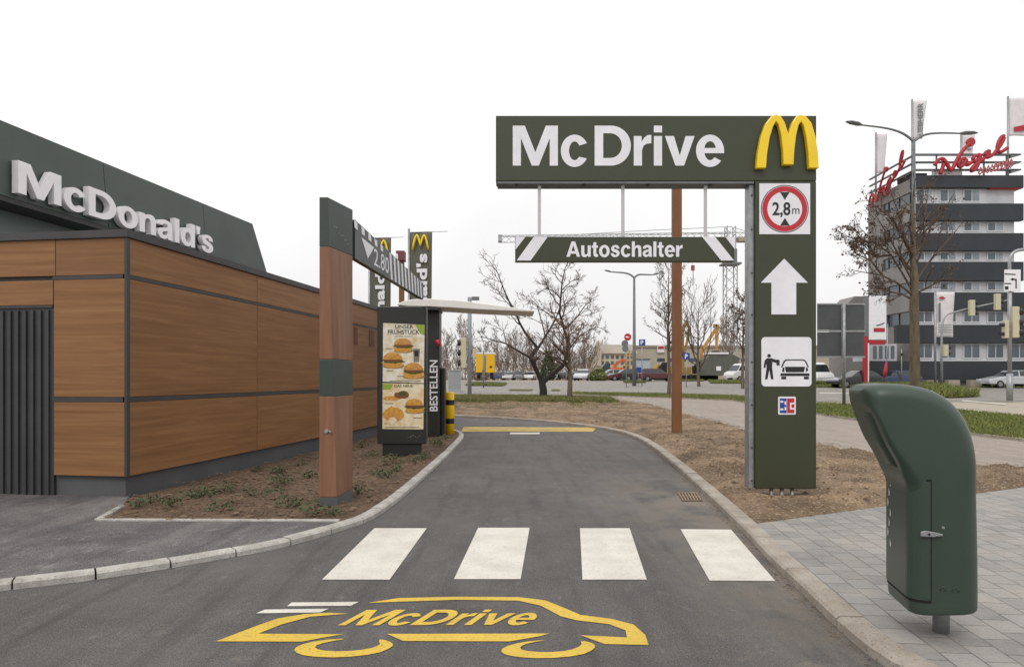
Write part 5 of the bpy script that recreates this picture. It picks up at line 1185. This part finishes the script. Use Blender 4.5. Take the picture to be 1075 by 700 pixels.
for k_ in range(9): a = Vector((X(1024+k_*4, D), D-.4, oz(183-k_*.9))); mb.tube([a, a+Vector((.2, 0, .5)), a+Vector((.35, 0, .1)), a+Vector((.1, 0, -.15)), a], .07, 5)
for k_ in range(5): a = Vector((X(1040+k_*4, D), D-.4, oz(177-k_)));  mb.tube([a, a+Vector((.2, 0, .4)), a+Vector((.35, 0, .1)), a], .06, 5)
mb.build('ornament_sign', mat('pale_red_sign', '#b86a70', .6), ob_)
# ------------------------------------------------------------------ flags
def flag(px0, px1, yt, yb, d, side, label, fm, polebase, build_marks=None, name='banner_flag', tilt=1.5, rod=0):
    x0 = X(px0, d); zt_ = Z(yt, d); rt = root_empty(name, (x0, d, polebase), label, 'flag')
    pr_ = .055*d/40+.01; MB().tube([(x0, d, polebase), (x0, d, zt_+.15)], pr_, 8).build('flagpole', M['alu'], rt)
    if rod: MB().tube([(x0-.05, d, zt_), (X(rod, d), d, Z(yt-1, d))], .012, 6).build('crossbar', M['alu'], rt)
    n, m_ = 8, 14; vs = []
    for j in range(m_+1):
        v = j/m_; xr = X(px1-tilt*v*2, d)
        for i in range(n+1):
            u = i/n; vs.append((x0+pr_+(xr-x0-pr_)*u, d+.08*math.sin(u*5+v*4)*u, zt_+(Z(yb, d)-zt_)*v+.03*math.sin(u*3)))
    mb = MB(); mb.add(vs, [(j*(n+1)+i, j*(n+1)+i+1, (j+1)*(n+1)+i+1, (j+1)*(n+1)+i) for j in range(m_) for i in range(n)], True)
    cl_ = mb.build('cloth', fm, rt, fix=False); so = cl_.modifiers.new('Solidify', 'SOLIDIFY'); so.thickness = .012
    return rt
def fmark(rt, d, pts_or, m, off=.12):
    MB().prism([Vector((X(x, d), d-off, Z(y, d))) for x, y in pts_or], (0, -.01, 0)).build('cloth_mark', m, rt)
def vtext(rt, s, d, xl, xr, yb, yt, m, off=.13, w=.01):
    t = MB(); text(t, s, Vector((X(xr, d), d-off, Z(yb, d))), Vector((0, 0, Z(yt, d)-Z(yb, d))), Vector((X(xl, d)-X(xr, d), 0, 0)), (0, -1, 0), .008, w); t.build('cloth_lettering', m, rt)
fd = 27
f1 = flag(429.3, 454, 244, 392, fd, 1, 'tall olive restaurant flag right of the brown camera post', M['flagg'], 0, tilt=1.2, rod=470)
def arches(rt, d, x0, x1, yt, yb, m):
    w_ = x1-x0; pts = []
    for a_, b_ in ((0, 1), (.08, .55), (.18, .15), (.27, 0), (.36, .15), (.44, .45), (.5, .75), (.56, .45), (.64, .15), (.73, 0), (.82, .15), (.92, .55), (1, 1)): pts.append(Vector((X(x0+w_*a_, d), d-.13, Z(yt+(yb-yt)*b_, d))))
    mb = MB(); mb.tube(pts, .045*d/27, 6); mb.build('cloth_arches', m, rt)
arches(f1, fd, 433.5, 450, 247.5, 263, M['mgold']); vtext(f1, "McDonald's", fd, 437.5, 449, 386, 267, M['letter'], .13, .04)
f2 = flag(387.8, 411, 250, 392, fd+1.5, 1, 'olive restaurant flag partly hidden behind the striped clearance beam', M['flagg'], 0, tilt=1.2, rod=424)
arches(f2, fd+1.5, 391, 408, 253, 268, M['mgold']); vtext(f2, "McDonald's", fd+1.5, 394, 404.5, 388, 272, M['letter'], .13, .04)
rb = oz(186)
f = flag(957.5, 972.5, 106, 146, D+6, 1, 'white roof flag with dark vertical lettering behind the street lamp', M['flagw'], rb, tilt=2); vtext(f, 'LIEBHERR', D+6, 962.5, 968, 143, 109, M['grey'], .14, .02)
f = flag(919.5, 931, 141, 182, D+9, 1, 'pale roof flag with reddish foot at the far end of the office roof', M['flagw'], rb, tilt=1)
f = flag(1009, 1023, 142, 166, D+8, 1, 'pale roof flag partly hidden behind the red script sign', M['flagw'], rb, tilt=1); vtext(f, 'HB', D+8, 1014, 1019, 158, 146, M['grey'], .14, .02)
f = flag(1058.2, 1080, 103, 143, D+4, 1, 'white roof flag with a red mark at the corner of the office roof', M['flagw'], rb, tilt=1); fmark(f, D+4, [(1063.5, 134), (1078, 131), (1078, 137), (1064, 139)], M['redfab'])
f = flag(981.8, 1001.5, 307, 354, 54, 1, 'white vertical banner with small print in front of the dark facade', M['flagw'], gz(54), tilt=.3)
for y in (341, 343.5, 346, 348.5): fmark(f, 54, [(984, y), (999, y), (999, y+.7), (984, y+.7)], M['grey'])
fmark(f, 54, [(984, 313), (988, 311), (992, 313.5), (988, 314.5)], M['redfab']); fmark(f, 54, [(984.5, 318), (986.5, 318), (986.5, 338), (984.5, 338)], M['grey'])

# ================================================================== STREET FURNITURE
def lamp(px_, d, base, ytop, tips, label, rr):
    b = Vector((X(px_, d), d, gz(d))); rt = root_empty('street_lamp', tuple(b), label, 'street lamp'); zt_ = Z(ytop, d)
    MB().tube([b, Vector((b.x, d, b.z+(zt_-b.z)*.3)), Vector((b.x, d, zt_))], [rr*1.5, rr*1.2, rr*.8], 10).build('pole', M['grey'], rt)
    for (x1, y1, x2, y2) in tips:
        e_ = P(x1, y1, d); s_ = Vector((b.x, d, zt_-.1)); mid = s_.lerp(e_, .5)+Vector((0, 0, abs(e_.x-s_.x)*.1))
        q = smooth_line([s_, s_.lerp(e_, .2)+Vector((0, 0, .25)), mid, e_], 2); MB().tube(q, [rr*.75-(rr*.3)*i/(len(q)-1) for i in range(len(q))], 8).build('arm', M['grey'], rt)
        h2 = P(x2, y2, d); dv = (h2-e_); MB().loft([[e_+dv*t_+Vector((0, sy*w_, sz_*h_)) for sy, sz_ in ((-1, .3), (-.7, 1), (.7, 1), (1, .3), (.6, -.6), (-.6, -.6))] for t_, w_, h_ in ((0, .05, .05), (.25, .16, .09), (.7, .17, .08), (1, .07, .03))], smooth=False).build('lamp_head', M['grey'], rt, bevel=.01)
lamp(959.3, 33, 0, 146.5, [(905, 131.5, 888, 128), (1008, 140.2, 1026, 140)], 'tall double armed street lamp rising behind the large street tree', .09)
lamp(665.8, 62, 0, 290.5, [(642, 285.5, 634.5, 283.8), (685, 288.5, 692.5, 287)], 'distant double armed street lamp between the height bar and the no-entry sign', .13)
# grey sign boards seen from behind
sd = G(886, 425.5, .07).y; b = Vector((X(886, sd), sd, gz(sd)+.07)); rt = root_empty('direction_board', tuple(b), 'large grey direction sign seen from behind on one steel pole', 'sign')
MB().tube([b, Vector((b.x, sd, Z(317, sd)))], .075, 10).build('pole', M['alu'], rt)
for xa, xb, ya, yb in ((859, 884.6, 319.5, 346.2), (887, 908.5, 319.5, 346.2), (859, 884.6, 348.5, 374), (887, 908.5, 348.5, 374)): MB().box((X(xa, sd), sd+.09, Z(yb, sd)), (X(xb, sd), sd+.13, Z(ya, sd))).build('board', mat('board_back_grey', '#4b4e50', .5, '#44474a', 2), rt, bevel=.01)
for y in (319, 347.3, 374.4): MB().box((X(858.5, sd), sd+.05, Z(y+.8, sd)), (X(909, sd), sd+.085, Z(y-.8, sd))).build('rail', M['alu'], rt)
# pylon sign
d = 56; rt = root_empty('advertising_pylon', (X(919, d), d, gz(d)), 'white and red advertising pylon beside the grey sign boards', 'sign')
bx = lambda n, xa, xb, ya, yb, m, da=0, db=.3: MB().box((X(xa, d), d+da, Z(yb, d)), (X(xb, d), d+db, Z(ya, d))).build(n, m, rt, bevel=.01)
bx('panel', 912.2, 930.6, 310.5, 356.5, M['letter']); bx('red_foot', 912.5, 929.5, 357, 361.5, M['redfab'], .02, .28); bx('side_post', 907.3, 912, 353, 402, M['redfab'], 0, .3); bx('side_post', 908, 912, 310.5, 352.9, M['grey'], 0, .3); bx('stripe', 911, 912.3, 360, 402, M['letter'], -.02, -.001)
bx('red_mark', 917.2, 928.8, 344.2, 348.4, M['redfab'], -.03, -.001)
MB().tube([P(920, 341.5, d-.02), P(924, 340.8, d-.02), P(928.5, 338.8, d-.02)], .04, 5).build('swoosh_mark', M['black'], rt)
d = 52; b = Vector((X(930, d), d, gz(d))); rt = root_empty('folded_flag', tuple(b), 'slanting pole with a furled red and blue flag beside the pylon', 'flag')
MB().tube([b, P(932, 340, d)], .035, 8).build('flagpole', M['alu'], rt); MB().tube([P(930.5, 380, d-.05), P(929.5, 390, d-.05), P(928, 397, d-.05)], [.06, .16, .05], 8).build('cloth', M['redfab'], rt)
# traffic signals
def sighead(rt, px_, yt, yb, d, wpx, n=3, face='right', hood=1):
    sgx = 1 if face == 'right' else -1; xa, xb = X(px_-wpx/2, d), X(px_+wpx/2, d)
    h_ = MB().box((xa, d-.14, Z(yb, d)), (xb, d+.14, Z(yt, d))).build('signal_head', M['cream'], rt, bevel=.03)
    if hood:
        for i in range(n):
            z = Z(yt+(yb-yt)*(i+.5)/n, d); x_ = xb if sgx > 0 else xa; r_ = .1*(Z(yt, d)-Z(yb, d))/.95
            q = MB().tube([Vector((x_, d-.02, z)), Vector((x_+sgx*.2, d-.04, z-.01))], [r_, r_*.95], 12, smooth=False).build('signal_hood', M['black'], None, xf=1); q.parent = h_
            for v in q.data.vertices: v.co -= rt.location
    return h_
sd = G(1060, 420.5, .07).y; b = Vector((X(1060, sd), sd, gz(sd)+.07)); rt = root_empty('traffic_light', tuple(b), 'grey signal mast with cream traffic lights and white direction sign on top', 'traffic light')
MB().tube([b, Vector((b.x, sd, Z(392, sd)))], .15, 12).build('mast_base', M['alu'], rt); MB().tube([Vector((b.x, sd, Z(392, sd))), Vector((b.x, sd, Z(285, sd)))], .1, 12).build('mast', M['alu'], rt)
q = smooth_line([Vector((b.x, sd, Z(285, sd))), P(1059.5, 272, sd), P(1064, 264, sd), P(1075, 261.5, sd), P(1110, 262, sd)], 2); MB().tube(q, .08, 8).build('curved_arm', M['alu'], rt)
sighead(rt, 1065, 322, 354.5, sd-.1, 7, 3, 'right'); sighead(rt, 1055.5, 336.5, 355, sd-.1, 4.5, 2, 'left')
MB().box((X(1052.3, sd), sd-.16, Z(306, sd)), (X(1069.3, sd), sd-.12, Z(283.5, sd))).build('direction_sign', M['letter'], rt, bevel=.01)
fq = sd-.16
for pts in ([(1054.5, 287), (1066, 287.6), (1066, 288.8), (1054.5, 288.2)], [(1054.5, 297), (1061.5, 297.2), (1061.5, 298.4), (1054.5, 298.2)], [(1064.5, 292.5), (1067.3, 292.8), (1067.3, 303), (1066, 303), (1066, 294.3), (1064.5, 294)], [(1060.5, 293.3), (1063, 291.6), (1065, 293), (1063, 294.8)], [(1055, 300.5), (1058.6, 300.5), (1058.6, 304), (1055, 304)]):
    MB().prism([Vector((X(x, fq), fq-.002, Z(y, fq))) for x, y in pts], (0, -.006, 0)).build('sign_mark', M['black'], rt)
d = 52; b = Vector((X(988.5, d), d, gz(d))); rt = root_empty('traffic_light', tuple(b), 'slim signal mast whose curved arm carries two cream traffic lights over the street', 'traffic light')
q = [b]+smooth_line([P(988.5, 370, d), P(988.5, 345, d), P(991, 332, d), P(1000, 327.5, d), P(1058, 315, d)], 2); MB().tube(q, [.1]+[.09-.04*i/(len(q)-2) for i in range(len(q)-1)], 10).build('mast_arm', M['alu'], rt)
sighead(rt, 1020, 315, 331.5, d-.2, 5.5, 3, 'right'); sighead(rt, 1047, 308.5, 325.5, d-.2, 5.5, 3, 'right'); sighead(rt, 992.5, 362, 374, d-.2, 4.5, 2, 'right')
b = G(493, 413, .05); d = b.y; rt = root_empty('traffic_light', (b.x, d, gz(d)), 'thick grey signal pole with cream traffic lights beside the yellow lorry', 'traffic light')
MB().tube([(b.x, d, gz(d)), (b.x, d, Z(312, d))], .14, 12).build('mast', mat('pole_blue_grey', '#7b858c', .5, '#8b8f92', 3), rt); sighead(rt, 486.5, 354.5, 386, d-.2, 6, 3, 'left'); sighead(rt, 498, 366, 376, d-.1, 3.5, 1, 'right', 0)
MB().box((X(495.5, d), d-.1, Z(315, d)), (X(503, d), d+.2, Z(311.5, d))).build('camera', M['grey'], rt)
b = G(507.5, 407, .0); rt = root_empty('signal_post', (b.x, b.y, gz(b.y)), 'thin grey green post in front of the yellow lorry', 'post'); MB().tube([b, P(507.5, 368, b.y)], .06, 8).build('shaft', mat('post_teal', '#6d7f7c', .6), rt); MB().box((X(506, b.y), b.y-.12, Z(396, b.y)), (X(509.2, b.y), b.y-.06, Z(388, b.y))).build('control_box', M['grey'], rt, bevel=.02)
b = G(478, 411, .0); d = b.y; rt = root_empty('utility_cabinet', (b.x, d, gz(d)), 'pale grey ribbed utility cabinet behind the yellow bollard', 'cabinet')
MB().box((X(470.5, d), d, gz(d)), (X(483.5, d), d+.5, Z(389.5, d))).build('body', M['cab'], rt, bevel=.02); MB().box((X(470, d), d-.05, Z(389.4, d)), (X(484, d), d+.55, Z(388.2, d))).build('lid', M['alu'], rt, bevel=.01)
rb_ = MB()
for i in range(9): rb_.box((X(471.3+i*1.4, d), d-.015, gz(d)+.15), (X(471.8+i*1.4, d), d-.001, Z(390.5, d)))
rb_.build('door_rib', M['alu'], rt)
# round and square road signs
def roadsign(px_, d, items, label, ytop, r_=.035):
    b = Vector((X(px_, d), d, gz(d))); rt = root_empty('road_sign', tuple(b), label, 'road sign'); MB().tube([b, Vector((b.x, d, Z(ytop, d)))], r_, 8).build('pole', M['alu'], rt)
    for kind, cx, cy, s_, m in items:
        if kind == 'disc':
            MB().tube([P(cx, cy, d-.05), P(cx, cy, d-.08)], s_/F*d, 20, smooth=False).build('sign_face', m, rt)
        elif kind == 'bar': MB().box((X(cx-s_, d), d-.1, Z(cy+s_*.25, d)), (X(cx+s_, d), d-.085, Z(cy-s_*.25, d))).build('sign_bar', m, rt)
        elif kind == 'sq': MB().box((X(cx-s_, d), d-.08, Z(cy+s_, d)), (X(cx+s_, d), d-.05, Z(cy-s_, d))).build('sign_face', m, rt)
        elif kind == 'P': t = MB(); text(t, 'P', P(cx-s_*.45, cy+s_*.7, d-.085), Vector((s_/F*d*.9, 0, 0)), Vector((0, 0, s_/F*d*1.4)), (0, -1, 0), .01, .03); t.build('lettering', m, rt)
roadsign(657.5, 58, [('disc', 659, 353.8, 3.8, M['red']), ('bar', 659, 353.8, 2.6, M['letter']), ('disc', 656, 360.5, 3.6, M['grey']), ('disc', 656.5, 366, 3.4, M['grey'])], 'red and white no-entry sign on a thin pole above grey disc signs', 350)
roadsign(674, 60, [('sq', 674, 359.5, 3.3, M['blue']), ('P', 674, 359.5, 3.3, M['letter'])], 'blue parking sign beside the distant street lamp', 356)
roadsign(720.5, 57, [('sq', 720.5, 374, 3.3, M['blue']), ('P', 720.5, 374, 3.3, M['letter'])], 'blue parking sign just right of the brown post', 370)
roadsign(670, 66, [('sq', 670.5, 388, 2.6, M['blue'])], 'small blue sign low beside the site cabin', 385)
roadsign(946.5, 57, [('sq', 946.5, 372, 1.3, M['black'])], 'thin dark post left of the office entrance', 366)
# utility poles, kerb blocks by the office
for i, (xa, xb) in enumerate(((951, 959.5), (973, 985), (996, 1008), (1019, 1032))):
    d = 58.5; rt = root_empty('concrete_block', (X((xa+xb)/2, d), d, gz(d)), ['concrete block right behind the street tree trunk', 'concrete block at the foot of the white vertical banner', 'concrete block between the banner and the silver estate car', 'concrete block next to the silver estate car'][i], 'block', 'concrete blocks along the office block')
    MB().box((X(xa, d), d, gz(d)), (X(xb, d), d+.6, gz(d)+.62)).build('block', M['conc'], rt, bevel=.03)
# ------------------------------------------------------------------ construction machines
def beamline(mb, pts, w0, w1, dep):
    for (a, b, wa, wb) in zip(pts, pts[1:], w0, w1):
        dv = (b-a).normalized(); nn = Vector((-dv.z, 0, dv.x)); mb.hexa([a-nn*wa+Vector((0, -dep, 0)), b-nn*wb+Vector((0, -dep, 0)), b-nn*wb+Vector((0, dep, 0)), a-nn*wa+Vector((0, dep, 0)), a+nn*wa+Vector((0, -dep, 0)), b+nn*wb+Vector((0, -dep, 0)), b+nn*wb+Vector((0, dep, 0)), a+nn*wa+Vector((0, dep, 0))])
def excavator(d, bx_, boom, stick, bucket, m, label, gnd=395, body=(8, 9)):
    rt = root_empty('excavator', (X(bx_, d), d, gz(d)), label, 'excavator'); g0 = Z(gnd, d)
    c = X(bx_, d); z0 = gz(d)
    for sy in (-1, 1): MB().prism([Vector((c+x, d+sy*1.1-.25, z0+z)) for x, z in ((-1.9, .15), (-1.6, 0), (1.6, 0), (1.9, .15), (1.95, .6), (1.6, .85), (-1.6, .85), (-1.95, .6))], (0, .5, 0)).build('track', M['tyre'], rt)
    MB().prism([Vector((c+x, d-1.1, z0+z)) for x, z in ((-1.4, .95), (2.0, .95), (2.2, 1.5), (1.9, 2.1), (.2, 2.1), (-1.2, 1.6))], (0, 2.2, 0)).build('body', m, rt, bevel=.05)
    MB().prism([Vector((c+x, d-1.15, z0+z)) for x, z in ((-1.5, 1.0), (-.2, 1.0), (-.2, 2.8), (-1.0, 2.8), (-1.5, 2.1))], (0, 1.0, 0)).build('cab', M['carglass'], rt, bevel=.05)
    mb = MB(); q = [P(x, y, d) for x, y in boom]; beamline(mb, q, [.22]*(len(q)-1), [.3]*(len(q)-2)+[.2], .16); mb.build('boom', m, rt)
    mb = MB(); q = [P(x, y, d) for x, y in stick]; beamline(mb, q, [.26]*(len(q)-1), [.13]*(len(q)-1), .13); mb.build('stick', m, rt)
    if bucket: MB().prism([P(x, y, d-.4) for x, y in bucket], (0, .9, 0)).build('bucket', mat('bucket_dark', '#4a4338', .7), rt)
excavator(96, 737, [(735, 386), (738, 366), (751, 346)], [(749, 342), (753, 341), (752, 368)], [(749, 368), (755, 368), (757, 371), (753, 374), (749, 372)], M['exy'], 'yellow excavator with raised boom behind the bare many-stemmed tree')
excavator(106, 712, [(717, 388), (716, 350), (720, 338)], [(720, 336), (724, 345), (719, 370)], [(716, 370), (722, 370), (723, 374), (717, 375)], mat('excavator_ochre', '#8d7443', .7), 'dull ochre excavator mostly hidden behind the brown post')
excavator(108, 641, [(643, 388), (648, 381), (655, 377)], [(655, 377), (658, 384)], [(655, 384), (661, 384), (660, 388), (656, 388)], M['exo'], 'orange excavator with low boom in front of the cream house')
excavator(104, 700, [(703, 388), (697, 382), (690, 384)], [(690, 383), (687, 390)], [(684, 390), (690, 390), (689, 393), (685, 393)], mat('loader_yellow', '#c99a45', .6), 'low yellow loader between the young tree and the brown post', body=(6, 5))
d = 90; rt = root_empty('machine_stack', (X(661, d), d, gz(d)), 'upright ochre drill mast beneath the no-entry sign', 'machine')
mb = MB()
for x in (657, 660.5, 664): mb.box((X(x, d), d, gz(d)), (X(x+1.4, d), d+.4, Z(367, d)))
for y in range(368, 394, 5): mb.box((X(657, d), d+.05, Z(y+1, d)), (X(665, d), d+.3, Z(y, d)))
mb.build('mast', mat('drill_ochre', '#b29a6a', .7), rt); MB().box((X(655, d), d-.3, gz(d)), (X(667, d), d+1.5, gz(d)+.8)).build('base', M['tyre'], rt, bevel=.05)
# tower crane
d = 120; rt = root_empty('tower_crane', (X(766.5, d), d, gz(d)), 'pale lattice tower crane with a long horizontal jib behind the hanging height bar', 'crane')
def lattice(mb, a, b, w, n, r_, tri_=False):
    ax_ = (b-a); L_ = ax_.length; dv = ax_.normalized(); s1 = Vector((0, 1, 0)); s2 = dv.cross(s1).normalized()
    cs = [(-1, -1), (1, -1), (1, 1), (-1, 1)] if not tri_ else [(-1, -.8), (1, -.8), (0, 1)]
    for u, v in cs: o_ = s1*u*w/2+s2*v*w/2; mb.tube([a+o_, b+o_], r_, 4, smooth=False)
    for i in range(n):
        for j in range(len(cs)):
            u, v = cs[j]; u2, v2 = cs[(j+1) % len(cs)]; p = a+dv*L_*i/n+s1*u*w/2+s2*v*w/2; q_ = a+dv*L_*(i+1)/n+s1*u2*w/2+s2*v2*w/2; mb.tube([p, q_], r_*.6, 3, smooth=False)
mb = MB(); lattice(mb, Vector((X(766.5, d), d, gz(d))), P(766.5, 277, d), 1.9, 12, .11); mb.build('mast', M['crane'], rt)
mb = MB(); mb.box((X(757.5, d), d-1.4, Z(278.5, d)), (X(776, d), d+1.4, Z(276.5, d))); mb.box((X(761, d), d-1, Z(276, d)), (X(772, d), d+1, Z(262, d))); mb.build('slewing_head', mat('crane_dark', '#6c7073', .6), rt)
mb = MB(); lattice(mb, P(766.5, 262, d), P(766.5, 238, d), 1.5, 3, .1); mb.build('top_mast', M['crane'], rt)
mb = MB(); lattice(mb, P(768, 247.5, d), P(523, 251, d), 1.25, 34, .07, True); mb.build('jib', M['crane'], rt)
mb = MB(); mb.tube([P(766.5, 238, d), P(690, 241.5, d), P(600, 246.5, d)], .06, 4); mb.tube([P(766.5, 238, d), P(795, 246, d)], .06, 4); mb.build('tie_bar', M['crane'], rt)
mb = MB(); lattice(mb, P(768, 247.5, d), P(797, 247.5, d), 1.2, 5, .08, True); mb.build('counter_jib', M['crane'], rt)
MB().box((X(774, d), d-.8, Z(254, d)), (X(787, d), d+.8, Z(249.5, d))).build('counterweight', M['conc'], rt)
MB().box((X(523, d), d-.6, Z(253.5, d)), (X(527, d), d+.6, Z(247, d))).build('jib_tip', M['crane'], rt)
mb = MB(); mb.tube([P(727, 251, d), P(727, 278, d)], .02, 3); mb.tube([P(727.6, 284, d), P(727.6, 300, d)], .07, 4); mb.build('hoist_rope', M['grey'], rt)
MB().box((X(725.6, d), d-.2, Z(284, d)), (X(729, d), d+.2, Z(278.5, d))).build('hook_block', mat('hook_red', '#8a4a48', .6), rt)

# ================================================================== LIGHT, SKY, CAMERA
w = bpy.data.worlds.new('World'); sc.world = w; w.use_nodes = True; n, l = w.node_tree.nodes, w.node_tree.links
bg = n['Background']; sky = n.new('ShaderNodeTexSky'); sky.sky_type = 'NISHITA'; sky.sun_disc = False
EL, AZ = R(48), R(200)
sky.sun_elevation = EL; sky.sun_rotation = AZ; sky.air_density = 1; sky.dust_density = 4
# overcast: the sky's light spread evenly through a white cloud layer
hs = n.new('ShaderNodeHueSaturation'); hs.inputs['Saturation'].default_value = .12; l.new(sky.outputs[0], hs.inputs['Color'])
tc = n.new('ShaderNodeTexCoord'); sx_ = n.new('ShaderNodeSeparateXYZ'); l.new(tc.outputs['Generated'], sx_.inputs[0])
mr = n.new('ShaderNodeMapRange'); mr.inputs[1].default_value = -.02; mr.inputs[2].default_value = .9; mr.inputs[3].default_value = 9.3; mr.inputs[4].default_value = 15.5; l.new(sx_.outputs['Z'], mr.inputs[0])
nz = n.new('ShaderNodeTexNoise'); nz.inputs['Scale'].default_value = 2.2; nz.inputs['Detail'].default_value = 5; l.new(tc.outputs['Generated'], nz.inputs['Vector'])
m2 = n.new('ShaderNodeMapRange'); m2.inputs[1].default_value = .3; m2.inputs[2].default_value = .7; m2.inputs[3].default_value = .9; m2.inputs[4].default_value = 1.04; l.new(nz.outputs['Fac'], m2.inputs[0])
mm = n.new('ShaderNodeMath'); mm.operation = 'MULTIPLY'; l.new(mr.outputs[0], mm.inputs[0]); l.new(m2.outputs[0], mm.inputs[1])
cc = n.new('ShaderNodeCombineColor')
for i, kf in enumerate((1.0, .992, .988)):
    q = n.new('ShaderNodeMath'); q.operation = 'MULTIPLY'; q.inputs[1].default_value = kf; l.new(mm.outputs[0], q.inputs[0]); l.new(q.outputs[0], cc.inputs[i])
mx = n.new('ShaderNodeMix'); mx.data_type = 'RGBA'; mx.inputs[0].default_value = .93; l.new(hs.outputs[0], mx.inputs[6]); l.new(cc.outputs[0], mx.inputs[7])
l.new(mx.outputs[2], bg.inputs['Color']); bg.inputs['Strength'].default_value = .1
sl = bpy.data.lights.new('sun', 'SUN'); sl.energy = .9; sl.angle = R(14); sl.color = (1, .97, .93)
so = bpy.data.objects.new('sun', sl); COL.objects.link(so)
sdv = Vector((math.sin(AZ)*math.cos(EL), math.cos(AZ)*math.cos(EL), math.sin(EL))); so.rotation_euler = sdv.to_track_quat('Z', 'Y').to_euler()
cam = bpy.data.cameras.new('camera'); co = bpy.data.objects.new('camera', cam); COL.objects.link(co); sc.camera = co
co.location = (0, 0, H); co.rotation_euler = (R(90), 0, 0); cam.sensor_width = 36; cam.sensor_fit = 'HORIZONTAL'; cam.lens = F/1075*36
cam.shift_y = (HY-350)/1075; cam.clip_end = 4000; cam.clip_start = .05
sc.render.resolution_x = 1024; sc.render.resolution_y = 666
vs_ = sc.view_settings; vs_.view_transform = 'Standard'; vs_.look = 'None'; vs_.exposure = 0; vs_.gamma = 1
